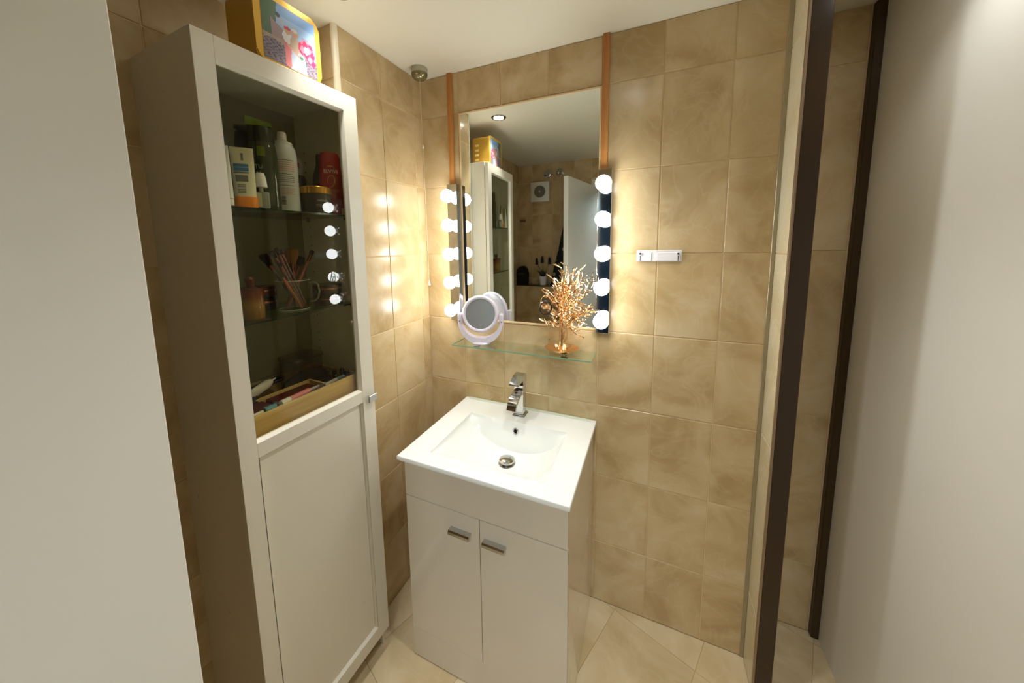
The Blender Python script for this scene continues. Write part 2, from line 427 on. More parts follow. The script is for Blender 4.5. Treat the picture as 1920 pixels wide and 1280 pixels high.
# ------------------------------------------------------------ bulb bars and wooden strips
def bulb_bar(xc, label):
    t = thing('vanity_light_bar', label, 'light', (xc, 0, 1.187), group='vanity light bars')
    bm = B(); box(bm, -.0245, .0245, -.04, 0, 0, .603, .0015); obj('housing', bm, M_chrome, t, smooth=False)
    for k in range(5):
        z = .053 + k*.1238
        bm = B(); lathe(bm, [(.017,0),(.017,.008),(.013,.010),(.013,.014)], 20, M=Matrix.Translation((0,-.04,z)) @ Matrix.Rotation(R(90),4,'X'))
        s = obj('socket', bm, M_plastic, t)
        bm = B(); bmesh.ops.create_uvsphere(bm, u_segments=24, v_segments=14, radius=.0275)
        b_ = obj('bulb', bm, M_bulb, t, loc=(0, -.078, z))
bulb_bar(.1715, 'chrome bar with five glowing round bulbs left of the mirror')
bulb_bar(.8135, 'chrome bar with five glowing round bulbs right of the mirror')
def strip(x, label):
    bm = B(); box(bm, -.0115, .0115, -.012, 0, 0, CZ-1.7905, .001)
    o = obj('wooden_strip', bm, M_copper, None, (x, 0, 1.7905), smooth=False); tag(o, label, 'cable cover', None)
strip(.157, 'narrow orange wooden strip running from left bulb bar to the ceiling')
strip(.806, 'narrow orange wooden strip running from right bulb bar to the ceiling')

# ------------------------------------------------------------ pull-cord switch
t = thing('pull_cord_switch', 'round grey ceiling pull switch with a long cord near the corner', 'switch', (.069, -.096, CZ))
bm = B(); lathe(bm, [(.032,0),(.033,-.003),(.0325,-.024)], 32); obj('mounting_base', bm, mat('grey_cream_plastic', (182,180,160), .25), t)
bm = B(); lathe(bm, [(.0335,-.022),(.0335,-.026),(.030,-.036),(.020,-.044),(.006,-.048),(0,-.049)], 32); obj('cap', bm, mat('olive_bronze_cap', (140,132,98), .12, metal=.6), t)
bm = B()
tube(bm, [(.002,-.002,-.047), (.003,-.001,-.3), (.003,.0,-.309)], .0009, 6)
tube(bm, [(.003,0,-.318), (.003,.001,-.6), (.003,.002,-.885)], .0009, 6)
obj('cord', bm, mat('cream_cord', (226,208,160), .6), t)
bm = B(); lathe(bm, [(.0015,0),(.0035,.002),(.0035,.012),(.0015,.014)], 12, c=(.003,0,-.32)); obj('bead', bm, mat('cream_bead', (232,222,190), .3), t)
bm = B(); lathe(bm, [(0,0),(.0065,0),(.0065,.003),(.0025,.018),(.0015,.024),(0,.024)], 16, c=(.003,.002,-.906)); obj('pull_end', bm, mat('cream_bead'), t)

# ------------------------------------------------------------ white wall bracket
t = thing('wall_bracket', 'small white plastic bracket screwed on the tiles right of the mirror', 'bracket', (1.0, 0, 1.478))
bm = B(); box(bm, -.074, .072, -.004, 0, -.020, .020, .001); box(bm, -.07, -.024, -.010, -.004, -.018, .012, .0015); box(bm, -.024, -.008, -.008, -.004, -.02, .016, .001); box(bm, -.008, .066, -.010, -.004, -.018, .012, .0015)
obj('plate', bm, M_plastic, t)
for sx in (-.062, .060):
    bm = B(); lathe(bm, [(.007,0),(.007,.004),(.004,.005),(0,.005)], 16, M=Matrix.Translation((sx,-.0095,.008)) @ Matrix.Rotation(R(90),4,'X')); q = obj('screw_cover', bm, M_plastic, t)
    bm = B(); lathe(bm, [(.0035,0),(.0035,.0012),(0,.0012)], 12, M=Matrix.Translation((sx,-.0143,.008)) @ Matrix.Rotation(R(90),4,'X')); obj('screw', bm, M_black, q)
    bm = B(); box(bm, sx-.001, sx+.001, -.0105, -.0095, -.018, .0, 0); obj('slot', bm, M_black, t)

# ------------------------------------------------------------ glass shelf
t = thing('glass_shelf', 'clear glass shelf with green edge below the large mirror', 'shelf', (.494, 0, 1.1005))
bm = B(); box(bm, -.296, .294, -.122, -.004, -.0055, .0, .0008)
g_edge = mat('green_glass', raw=(.62,.86,.74), rough=.02, trans=1, ior=1.5)
obj('glass_panel', bm, pane_mat('shelf_glass', (.94,.98,.95), 1.5), t, smooth=False)
bm = B(); box(bm, -.296, .294, -.1232, -.1222, -.0053, -.0002); box(bm, .2941, .2949, -.122, -.004, -.0053, -.0002); box(bm, -.2969, -.2961, -.122, -.004, -.0053, -.0002)
obj('polished_edge', bm, mat('green_polished_edge', (128,168,140), .1), t, smooth=False)
for x in (-.19, .19):
    bm = B(); box(bm, x-.014, x+.014, -.016, 0, -.014, -.0058, .001); box(bm, x-.012, x+.012, -.012, 0, .0006, .008, .001); tube(bm, [(x,-.004,-.012),(x,-.06,-.0085),(x,-.10,-.0085)], .0022, 8); box(bm, x-.014, x+.014, -.108, -.088, -.0085, -.0058, .0006)
    obj('bracket', bm, M_chrome2, t)

# ------------------------------------------------------------ vanity unit
t = thing('vanity_cabinet', 'white gloss vanity cabinet with two doors under the basin', 'cabinet', (0, 0, 0))
VX0, VX1, VY = .208, .784, -.4535
bm = B(); box(bm, VX0, VX0+.016, VY, -.002, 0, .795, .0008); box(bm, VX1-.016, VX1, VY, -.002, 0, .795, .0008); box(bm, VX0+.016, VX1-.016, -.02, -.002, 0, .795)
box(bm, VX0+.016, VX1-.016, VY, -.02, .125, .14)
obj('carcass', bm, M_gloss, t, smooth=False)
bm = B(); box(bm, VX0, VX1, VY-.0185, VY-.0005, .656, .795, .001); obj('fascia', bm, M_gloss, t, smooth=False)
bm = B(); box(bm, VX0, VX1, VY-.0180, VY-.0005, .004, .1215, .0008); obj('plinth', bm, M_gloss, t, smooth=False)
bm = B(); box(bm, VX0+.002, VX1-.002, VY-.012, VY-.0005, .0, .004); box(bm, VX0+.002, VX1-.002, VY-.006, VY-.0003, .120, .66); obj('shadow_gap', bm, M_dark, t, smooth=False)
for x0, x1, hx0, hx1 in ((VX0, .4985, .392, .469), (.5005, VX1, .516, .593)):
    bm = B(); box(bm, x0, x1, VY-.0185, VY-.0065, .1225, .6535, .0008); dd = obj('door', bm, M_gloss, t, smooth=False)
    bm = B(); prism(bm, [(VY-.0185, .5965), (VY-.036, .5965), (VY-.040, .592), (VY-.040, .583), (VY-.0365, .583), (VY-.034, .589), (VY-.0185, .589)], hx0, hx1, 'x')
    obj('handle', bm, M_chrome, dd, smooth=False)

# ------------------------------------------------------------ basin
t = thing('washbasin', 'white ceramic basin with wide rim on the vanity cabinet', 'sink', (0, 0, 0))
SX0, SX1, SY0, ZT = .194, .794, -.493, .8113
BX0, BX1, BY0, BY1 = .290, .705, -.434, -.131
def lines(lo, a, b_, hi, no, ni):
    L_ = [lo, lo+.0012, lo+.004] + [lo+.004+(a-lo-.007)*i/no for i in range(1, no)] + [a-.003, a, a+.002, a+.005]
    L_ += [a+.005+(b_-a-.010)*i/ni for i in range(1, ni)] + [b_-.005, b_-.002, b_, b_+.003]
    L_ += [b_+.003+(hi-b_-.007)*i/no for i in range(1, no)] + [hi-.004, hi-.0012, hi]
    return L_
def sm(x): x = min(max(x, 0), 1); return x*x*(3-2*x)
def bz(x, y):
    if not (BX0 < x < BX1 and BY0 < y < BY1):
        z = ZT
        e_ = min(x-SX0, SX1-x, y-SY0)
        if e_ < .001: z -= .0022
        elif e_ < .003: z -= .0004
        return z
    ed = min(x-BX0, BX1-x, y-BY0, BY1-y)
    z = ZT - .009*min(1, ed/.0022) 
    u = (x-(BX0+BX1)/2)/((BX1-BX0)/2)
    D = .104*max(0, 1-abs(u)**2.1)**.85
    tb = min(1, (BY1-y)/.030); tb = tb if tb < .93 else .93+.07*sm((tb-.93)/.07)
    tf = math.sin(min(1, (y-BY0)/.165)*PI/2)**1.05
    return z - D*tb*tf
xs_ = lines(SX0, BX0, BX1, SX1, 5, 60); ys_ = lines(SY0, BY0, BY1, -.0015, 5, 48)
bm = B()
gv = [[bm.verts.new((x, y, bz(x, y))) for y in ys_] for x in xs_]
for i in range(len(xs_)-1):
    for j in range(len(ys_)-1): bm.faces.new((gv[i][j], gv[i+1][j], gv[i+1][j+1], gv[i][j+1]))
loop = [gv[i][0] for i in range(len(xs_))] + [gv[-1][j] for j in range(1, len(ys_))] + [gv[i][-1] for i in range(len(xs_)-2, -1, -1)] + [gv[0][j] for j in range(len(ys_)-2, 0, -1)]
low = [bm.verts.new((v.co.x, v.co.y, .7962)) for v in loop]
cx_, cy_ = .494, -.25
inn = [bm.verts.new((cx_+(v.co.x-cx_)*.86, cy_+(v.co.y-cy_)*.84, .7962)) for v in loop]
n = len(loop)
for i in range(n):
    j = (i+1) % n
    bm.faces.new((loop[i], loop[j], low[j], low[i])); bm.faces.new((low[i], low[j], inn[j], inn[i]))
obj('bowl', bm, M_ceramic, t, angle=50)
bm = B(); box(bm, SX0+.02, SX1-.02, -.020, -.0012, ZT-.0002, ZT+.0022, .001); obj('sealant_strip', bm, mat('pale_sealant', (214,220,208), .3), t)
dz = bz(.4975, -.235)
bm = B(); lathe(bm, [(0,.0),(.031,0),(.033,.002),(.031,.004),(.024,.004)], 32, c=(.4975,-.235,dz-.001)); q = obj('waste_ring', bm, M_chrome2, t)
bm = B(); lathe(bm, [(.0,.002),(.022,.002),(.030,.010),(.031,.013),(.029,.017),(.020,.0215),(.010,.0235),(0,.024)], 32, c=(.4975,-.235,dz)); obj('waste_plug', bm, M_chrome, t)
oy = BY1-.0075; oz = bz(.4975, oy)
Mo = Matrix.Translation((.4975, oy-.002, oz+.001)) @ Matrix.Rotation(R(72), 4, 'X')
bm = B(); tube(bm, [Mo @ Vector((.0098*math.cos(2*PI*k/28), .0098*math.sin(2*PI*k/28), .0015)) for k in range(28)], .0026, 8, closed=True); q = obj('overflow_ring', bm, M_chrome, t)
bm = B(); lathe(bm, [(0,.0008),(.0078,.0008)], 20, M=Mo); obj('overflow_hole', bm, M_black, q)

# ------------------------------------------------------------ faucet
t = thing('basin_faucet', 'square chrome single-lever faucet with curved spout on the basin', 'faucet', (.4905, -.066, ZT))
bm = B(); box(bm, -.027, .027, -.027, .025, 0, .006, .001); box(bm, -.024, .024, -.024, .022, .006, .011, .001); obj('base_plate', bm, M_chrome, t, smooth=False)
bm = B(); prism(bm, [(-.022,.011),(.020,.011),(.019,.080),(.019,.136),(-.019,.136),(-.020,.080)], -.020, .020, 'x'); bmesh.ops.bevel(bm, geom=list(bm.edges), offset=.0012, segments=1, affect='EDGES'); obj('body', bm, M_chrome, t, smooth=False)
# curved waterfall spout
bm = B(); top = []; bot = []
for i in range(15):
    a = R(90 - 78*i/14)
    top.append((-.016 - .092*math.cos(a), .052 + .064*math.sin(a))); bot.append((-.016 - .080*math.cos(a), .052 + .050*math.sin(a)))
poly = [(-.012, .116)] + top + bot[::-1] + [(-.012, .102)]
prism(bm, poly, -.019, .019, 'x'); obj('spout', bm, M_chrome, t, angle=25)
bm = B(); prism(bm, [(.021,.139),(.021,.172),(.010,.181),(-.022,.179),(-.072,.158),(-.073,.154),(-.024,.160),(-.019,.139)], -.021, .021, 'x'); obj('lever', bm, M_chrome, t, smooth=False)
bm = B(); lathe(bm, [(0,0),(.003,0),(.003,.001),(0,.001)], 12, M=Matrix.Translation((-.0205,-.006,.154)) @ Matrix.Rotation(R(-90),4,'Y')); obj('indicator', bm, M_black, t)

# ------------------------------------------------------------ tall cabinet
CY0, CY1 = -.905, -.482       # left and right edges (towards and away from the camera)
t = thing('display_cabinet', 'tall white cabinet with glass upper door along the left wall', 'cabinet', (0, 0, 0))
CAB = R(-2.2); cc, ss = math.cos(CAB), math.sin(CAB)
CABLOC = (.1-(cc*.1-ss*-.482), -.482-(ss*.1+cc*-.482), 0)
t.location = CABLOC; t.rotation_euler = (0, 0, CAB)
bm = B()
box(bm, -.2, .076, CY0+.003, CY0+.019, 0, 2.0, .0006); box(bm, -.2, .076, CY1-.014, CY1-.002, 0, 2.0, .0006)
for z0, z1 in ((.08, .096), (.985, 1.001), (1.984, 2.0)): box(bm, -.2, .076, CY0+.019, CY1-.014, z0, z1)
box(bm, .04, .05, CY0+.019, CY1-.014, 0, .08)
obj('carcass', bm, M_white, t, smooth=False)
bm = B(); box(bm, -.2, -.194, CY0+.019, CY1-.014, .096, 1.984); obj('back_panel', bm, mat('shaded_cabinet_back', (138,130,98), .6), t, smooth=False)  # interior shade put into the back's colour, the laminate is white
bm = B()
for y in (CY1-.015,):
    for k in range(24):
        z = 1.12 + k*.032
        for x in (.045, -.15): lathe(bm, [(.0022,0),(.0022,.0006),(0,.0006)], 8, M=Matrix.Translation((x, y+.0008, z)) @ Matrix.Rotation(R(90),4,'X'))
o = obj('peg_holes', bm, M_black, t); o['kind'] = 'stuff'
M_shelf = pane_mat('cabinet_shelf_glass', (.74,.84,.74), 1.5)
for z in (1.632, 1.342):
    bm = B(); box(bm, -.19, .066, CY0+.021, CY1-.016, z-.005, z, .0005); s = obj('glass_shelf_board', bm, M_shelf, t, smooth=False)
    bm = B(); box(bm, .0662, .0668, CY0+.021, CY1-.016, z-.005, z); obj('shelf_edge', bm, mat('dark_green_edge', (22,38,22), .1), s, smooth=False)
    for x in (.04, -.15):
        bm = B(); lathe(bm, [(.004,0),(.004,.010),(0,.010)], 12, M=Matrix.Translation((x, CY1-.0145, z-.010)) @ Matrix.Rotation(R(90),4,'X')); obj('shelf_pin', bm, M_chrome2, s)
# door
dr_b = B(); DZ0, DZ1 = .078, 1.995; GY0, GY1 = -.858, -.538; GZ0, GZ1 = 1.052, 1.940; PZ0, PZ1 = .132, 1.000
def frame_ring(bm, y0, y1, z0, z1, iy0, iy1, iz0, iz1, xf, xb, ch):
    """door frame round one opening is welded from bevelled rails"""
def rail(bm, y0, y1, z0, z1): box(bm, .080, .100, y0, y1, z0, z1, .0006)
rail(dr_b, CY0, GY0-.006, DZ0, DZ1); rail(dr_b, GY1+.006, CY1, DZ0, DZ1)
rail(dr_b, GY0-.006, GY1+.006, GZ1+.006, DZ1); rail(dr_b, GY0-.006, GY1+.006, PZ1+.004, GZ0-.010); rail(dr_b, GY0-.006, GY1+.006, DZ0, PZ0-.006)
door = obj('door', dr_b, M_white, t, smooth=False)
def bevel_ring(name, y0, y1, z0, z1, w_, depth=.012):
    bm = B(); xf = .100; xi = .100-depth
    out = [(y0-w_, z0-w_), (y1+w_, z0-w_), (y1+w_, z1+w_), (y0-w_, z1+w_)]; inn_ = [(y0, z0), (y1, z0), (y1, z1), (y0, z1)]
    A = [bm.verts.new((xf, a, b_)) for a, b_ in out]; I = [bm.verts.new((xi, a, b_)) for a, b_ in inn_]
    A2 = [bm.verts.new((.081, a, b_)) for a, b_ in out]; I2 = [bm.verts.new((.081, a, b_)) for a, b_ in inn_]
    for i in range(4):
        j = (i+1) % 4
        bm.faces.new((A[i], A[j], I[j], I[i])); bm.faces.new((I[i], I[j], I2[j], I2[i])); bm.faces.new((A[i], A[j], A2[j], A2[i])); bm.faces.new((A2[i], A2[j], I2[j], I2[i]))
    return obj(name, bm, M_white, door, smooth=False)
bevel_ring('glazing_bead', GY0, GY1, GZ0-.004, GZ1, .006); bevel_ring('panel_bead', GY0, GY1, PZ0, PZ1, .004, .008)
bm = B(); box(bm, .083, .087, GY0-.003, GY1+.003, GZ0-.007, GZ1+.003); obj('glass_pane', bm, pane_mat('shade_tinted_door_glass', (.88,.88,.79), 1.42, 0.0), door, smooth=False)  # tint darkens the view inside, standing in for the cabinet's shade
bm = B(); box(bm, .082, .088, GY0-.002, GY1+.002, PZ0-.002, PZ1+.002); obj('lower_panel', bm, M_white, door, smooth=False)
bm = B(); tube(bm, [(.100,-.503,1.012),(.112,-.503,1.012)], .005, 10); box(bm, .112, .120, -.522, -.488, 1.000, 1.024, .0015); obj('knob', bm, M_chrome2, door, smooth=False)

# ------------------------------------------------------------ tin on the cabinet
t = thing('picture_tin', 'tall gold tin box with printed photograph on top of the cabinet', 'tin', (0, 0, 2.0005))
TX0, TX1, TYa, TYb, TH = -.045, .068, -.757, -.577, .172
def rrect(a0, a1, b0, b1, r, n=5, corners=(0,1,2,3)):
    pts = []
    for k, (cx, cz, s) in enumerate(((a1-r, b1-r, 0), (a0+r, b1-r, 90), (a0+r, b0+r, 180), (a1-r, b0+r, 270))):
        for i in range(n+1):
            a = R(s + 90*i/n); pts.append((cx+r*math.cos(a), cz+r*math.sin(a)))
    return pts
bm = B(); prism(bm, rrect(TYa, TYb, 0, TH, .022), TX0, TX1-.012, 'x'); obj('body', bm, M_yel, t, angle=40)
bm = B(); prism(bm, rrect(TYa-.002, TYb+.002, 0, TH+.002, .024), TX1-.012, TX1, 'x'); bmesh.ops.bevel(bm, geom=[e for e in bm.edges if all(abs(v.co.x-TX1) < 1e-5 for v in e.verts)], offset=.003, segments=2, affect='EDGES'); obj('lid', bm, M_yel, t, angle=40)
# printed picture: two people photographing themselves with a big pink bouquet in front of a harbour wall
def pic(u, v):
    c = (168,198,232)                                   # sky
    if v > .82: c = (140,180,228)
    if u < .18 + .1*v and v > .30: c = (96,124,92)
    if .15 < u < .42 and v < .72 - .55*(u-.15): c = (176,150,150)
    if v < .42: c = (188,166,150)
    if v < .30 + .08*math.sin(9*u): c = (150,138,150)
    if v < .36 and math.sin(61*u+13*math.sin(17*v))*math.sin(57*v) > .25: c = (104,92,104)
    if u > .72 and .36 < v < .66: c = (166,170,200)
    def el(cx, cy, rx, ry): return ((u-cx)/rx)**2 + ((v-cy)/ry)**2 < 1
    if .30 < u < .50 and abs(v - (.78 - 1.3*(u-.30))) < .022: c = (232,190,170)   # raised arm
    if el(.29,.80,.04,.04): c = (70,74,90)
    if .36 < u < .53 and v < .52 - .0*u and .02 < v: 
        if abs(u-.455) < .085 - .05*max(0,.3-v): c = (234,138,140)
    if el(.44,.52,.09,.11): c = (236,232,228)
    if .46 < u < .78 and v < .36 and u > .47: 
        if abs(u - (.62+.05*(.36-v))) < .12 + .12*(.36-v): c = (206,216,234)
    if el(.58,.45,.10,.14): c = (208,182,158)
    if abs(v - (.40 - .55*(u-.42))) < .02 and .42 < u < .70: c = (230,178,150)
    if el(.45,.62,.06,.055): c = (226,170,142)
    if el(.45,.665,.062,.032): c = (216,70,92)
    if el(.585,.635,.068,.066): c = (226,172,140)
    if el(.58,.69,.06,.028): c = (236,220,204)
    if el(.80,.46,.16,.16) or el(.90,.33,.09,.14):
        c = (232,60,104) if math.sin(47*u+5*v)+math.sin(39*v-9*u) > -.1 else (244,148,172)
    if el(.80,.45,.05,.07): c = (246,212,222)
    if el(.69,.27,.04,.03): c = (84,146,96)
    return c
nu, nv = 64, 64
bm = B(); la = None
py0, py1, pz0, pz1 = TYa+.016, TYb-.014, .010, TH-.014
gr = [[bm.verts.new((TX1+.0006, py0+(py1-py0)*i/nu, pz0+(pz1-pz0)*j/nv)) for j in range(nv+1)] for i in range(nu+1)]
for i in range(nu):
    for j in range(nv): bm.faces.new((gr[i][j], gr[i+1][j], gr[i+1][j+1], gr[i][j+1]))
o = obj('printed_picture', bm, None, t, smooth=False)
ca = o.data.color_attributes.new('print', 'FLOAT_COLOR', 'CORNER')
for p in o.data.polygons:
    c = p.center; q = [.62*k for k in lin(pic((c.y-py0)/(py1-py0), (c.z-pz0)/(pz1-pz0)))]
    for li in p.loop_indices: ca.data[li].color = (*q, 1)
m = bpy.data.materials.new('printed_picture'); m.use_nodes = True
a = m.node_tree.nodes.new('ShaderNodeAttribute'); a.attribute_name = 'print'
m.node_tree.links.new(a.outputs[0], m.node_tree.nodes['Principled BSDF'].inputs['Base Color']); m.node_tree.nodes['Principled BSDF'].inputs['Roughness'].default_value = .3
o.data.materials.append(m)
bm = B()
for k in range(4): box(bm, -.03+k*.001, -.005, TYb+.0002, TYb+.0008, .03+.028*k, .042+.028*k)
obj('side_print', bm, mat('pale_gold_print', (238,214,140), .4), t, smooth=False)

# ------------------------------------------------------------ toiletries on the upper cabinet shelf
Z1 = 1.6322; FA = R(54.7)
def bottle(name, label, x, y, z, rz=FA, tilt=0, cat='bottle'):
    t = thing(name, label, cat, (x, y, z), rz)
    if tilt: t.rotation_euler = (0, R(tilt), rz)
    return t
# slim white tube
t = bottle('cosmetic_tube', 'slim white tube at the left end of the upper cabinet shelf', .050, -.850, Z1, cat='tube')
bm = B(); lathe(bm, [(.010,.0),(.012,.002),(.012,.016),(.010,.017)], 20); obj('cap', bm, M_plastic, t)
bm = B()
rings = []
for i in range(9):
    k = i/8; z = .017+.122*k; sx = .0125*(1-.15*k); sy = .0125*(1-.93*k)
    rings.append([bm.verts.new((sx*math.cos(2*PI*q/20), sy*math.sin(2*PI*q/20), z)) for q in range(20)])
for a_, b_ in zip(rings, rings[1:]):
    for q in range(20): bm.faces.new((a_[q], a_[(q+1)%20], b_[(q+1)%20], b_[q]))
bm.faces.new(rings[0]); bm.faces.new(rings[-1]); obj('squeeze_body', bm, M_plastic, t)
# sunscreen tube, standing on orange cap
t = bottle('sunscreen_tube', 'white tube with blue print standing on its orange cap', .038, -.802, Z1, cat='tube')
bm = B(); lathe(bm, [(.0,.0),(.0235,.0),(.0245,.002),(.0245,.024),(.0235,.026),(0,.026)], 28, sy=.72); obj('cap', bm, mat('orange_plastic', (240,140,28), .3), t)
bm = B(); rings = []
for i in range(9):
    k = i/8; z = .026+.120*k; sx = .0225+.0015*k; sy = .0165*(1-.94*k)
    rings.append([bm.verts.new((sx*math.cos(2*PI*q/24), sy*math.sin(2*PI*q/24), z)) for q in range(24)])
for a_, b_ in zip(rings, rings[1:]):
    for q in range(24): bm.faces.new((a_[q], a_[(q+1)%24], b_[(q+1)%24], b_[q]))
bm.faces.new(rings[0]); bm.faces.new(rings[-1]); obj('squeeze_body', bm, mat('warm_white_plastic', (226,218,196), .3), t)
def tube_patch(bm, z0, z1, u0, u1):
    vs = []
    for i in range(7):
        u = u0+(u1-u0)*i/6
        col = []
        for z in (z0, z1):
            k = (z-.026)/.120; sx = .0225+.0015*k; sy = .0165*(1-.94*k)
            x = u*sx; col.append(bm.verts.new((x, -sy*math.sqrt(max(0,1-u*u))-.0006, z)))
        vs.append(col)
    for p, q in zip(vs, vs[1:]): bm.faces.new((p[0], q[0], q[1], p[1]))
bm = B(); tube_patch(bm, .098, .106, -.8, .5); tube_patch(bm, .088, .097, -.8, .5); obj('blue_print', bm, mat('blue_ink', (70,130,180), .4), t)
bm = B(); tube_patch(bm, .062, .078, -.7, .4); tube_patch(bm, .083, .0865, -.8, .5)
for k in range(6): tube_patch(bm, .034+k*.0038, .0362+k*.0038, -.6, .15)
tube_patch(bm, .114, .132, -.1, .1); q = obj('grey_print', bm, mat('grey_ink', (120,118,112), .4), t); q['kind'] = 'stuff'
# pump bottle
t = bottle('pump_bottle', 'frosted grey bottle with black pump behind the white tubes', -.060, -.734, Z1)
bm = B(); lathe(bm, [(0,0),(.026,0),(.028,.003),(.028,.150),(.026,.163),(.020,.170),(0,.170)], 28); obj('body', bm, mat('frosted_grey', (168,172,164), .3), t)
bm = B(); band(bm, .028, .07, .13, 20, 75); obj('back_label', bm, mat('pale_green_label', (206,214,186), .4), t)
bm = B(); lathe(bm, [(.0,.170),(.0245,.170),(.0245,.186),(.0215,.212),(.018,.216),(0,.216)], 24); q = obj('pump_collar', bm, M_black, t)
bm = B(); box(bm, -.016, .012, -.010, .010, .216, .231, .003); box(bm, -.022, -.010, -.006, .006, .222, .232, .002); obj('pump_head', bm, M_black, t)
# green bottle
t = bottle('green_bottle', 'tall dark green bottle with lime flip cap beside the spray can', .006, -.731, Z1)
bm = B(); lathe(bm, [(0,0),(.031,0),(.0345,.004),(.0345,.145),(.032,.170),(.029,.180),(0,.180)], 32, sy=.68); obj('body', bm, mat('dark_green_plastic', (30,42,8), .12, coat=.5), t)
bm = B(); lathe(bm, [(0,.180),(.031,.180),(.031,.200),(.029,.218),(0,.218)], 28, sy=.7); obj('neck_band', bm, mat('deep_green', (24,32,8), .2), t)
bm = B(); prism(bm, [(-.030,.0),(.028,.0),(.026,.010),(.0,.014),(-.024,.022),(-.030,.020)], -.018, .018, 'y', M=Matrix.Translation((0,0,.218))); obj('flip_cap', bm, mat('lime_plastic', (104,122,12), .25), t)
bm = B(); band(bm, .0345, .140, .164, -18, 12, 1, .68); obj('lime_spot', bm, mat('lime_plastic'), t)
lettering('TU', .015, mat('print_grey', (170,176,150), .4), t, .112, .0345, 1, .68, xoff=-.010)
lettering('AL', .015, mat('print_grey'), t, .095, .0345, 1, .68, xoff=-.010)
# red-labelled bottle behind the mini spray
t = bottle('brown_bottle', 'short dark bottle with a red label behind the mini spray', -.030, -.773, Z1)
bm = B(); lathe(bm, [(0,0),(.017,0),(.018,.002),(.018,.085),(.012,.095),(.012,.108),(0,.108)], 20); obj('body', bm, mat('brown_glass', (46,24,10), .15), t)
bm = B(); band(bm, .018, .060, .084, -80, 80); obj('red_label', bm, mat('red_label', (120,16,18), .4), t)
# mini spray bottle
t = bottle('spray_bottle', 'small clear spray bottle with white cap beside orange-capped tube', .046, -.768, Z1)
bm = B(); box(bm, -.017, .017, -.011, .011, 0, .042, .003, 2); obj('body', bm, mat('pale_grey_glass', (150,156,148), .1, coat=.4), t)
bm = B(); box(bm, -.0172, .0005, -.0116, -.0112, .004, .038); obj('label', bm, mat('ivory_label', (206,200,176), .5), t)
bm = B(); lathe(bm, [(.005,.042),(.005,.056)], 12); obj('neck', bm, mat('clear_neck', (190,190,176), .2), t)
bm = B(); lathe(bm, [(.0,.054),(.0145,.054),(.0125,.078),(.009,.090),(0,.091)], 20); obj('cap', bm, M_plastic, t)
# small carton
t = bottle('blue_carton', 'small white and blue carton behind the mini spray bottle', .010, -.7855, Z1, cat='carton')
bm = B(); box(bm, -.012, .012, -.006, .006, 0, .045, .0006); obj('box', bm, mat('carton_white', (214,216,208), .5), t, smooth=False)
bm = B(); box(bm, .002, .0123, -.0064, -.0060, .002, .043); obj('blue_panel', bm, mat('carton_blue', (60,140,176), .5), t, smooth=False)
# aerosol can
t = bottle('spray_can', 'tall white aerosol can in the middle of the upper cabinet shelf', -.002, -.667, Z1, cat='can')
bm = B(); lathe(bm, [(0,0),(.031,0),(.0335,.002),(.0335,.160),(.031,.178),(.026,.188),(.024,.190),(0,.190)], 36); obj('body', bm, mat('can_white', (206,204,206), .22), t)
bm = B(); lathe(bm, [(0,.190),(.0245,.190),(.0245,.195),(.017,.198),(.013,.202),(0,.202)], 28); obj('collar', bm, M_plastic, t)
bm = B(); lathe(bm, [(0,.202),(.0125,.202),(.0115,.220),(.010,.224),(0,.224)], 20); box(bm, -.004, .004, -.0145, -.008, .208, .216, .001); obj('nozzle', bm, M_plastic, t)
bm = B()
for k in range(5): band(bm, .0335, .112+k*.0058, .1145+k*.0058, -48, 46)
for k in range(4): band(bm, .0335, .048+k*.005, .0495+k*.005, -45, 40)
q = obj('pink_print', bm, mat('pink_ink', (196,150,138), .5), t); q['kind'] = 'stuff'
bm = B(); band(bm, .0335, .1415, .1432, -40, 44); band(bm, .0335, .1035, .105, -42, 32); band(bm, .0335, .072, .0735, -42, 34)
for k in range(7): band(bm, .0335, .020+k*.0033, .0222+k*.0033, -42, -4)
for k in range(4): band(bm, .0335, .082+k*.005, .0835+k*.005, -42, 42)
q = obj('grey_print', bm, mat('can_grey_ink', (96,78,78), .5), t); q['kind'] = 'stuff'
# white flask with red patch on a black bottle
t = bottle('black_flask', 'black bottle with white cap and red mark behind the spray can', -.095, -.560, Z1)
bm = B(); lathe(bm, [(0,0),(.024,0),(.025,.002),(.025,.120),(.020,.130),(0,.130)], 24); obj('body', bm, M_black, t)
bm = B(); lathe(bm, [(0,.130),(.017,.130),(.021,.150),(.021,.172),(.012,.184),(0,.187)], 24); q = obj('cap', bm, mat('cap_grey_white', (176,172,172), .35), t)
bm = B(); band(bm, .021, .152, .168, -70, 20); obj('red_patch', bm, mat('red_ink', (170,16,36), .4), q)
# black bottle
t = bottle('black_bottle', 'slim black bottle between the black flask and the red shampoo', -.040, -.5215, Z1)
bm = B(); lathe(bm, [(0,0),(.020,0),(.021,.002),(.021,.115),(.017,.140),(.009,.165),(.008,.192),(.006,.200),(0,.200)], 24); obj('body', bm, M_black, t)
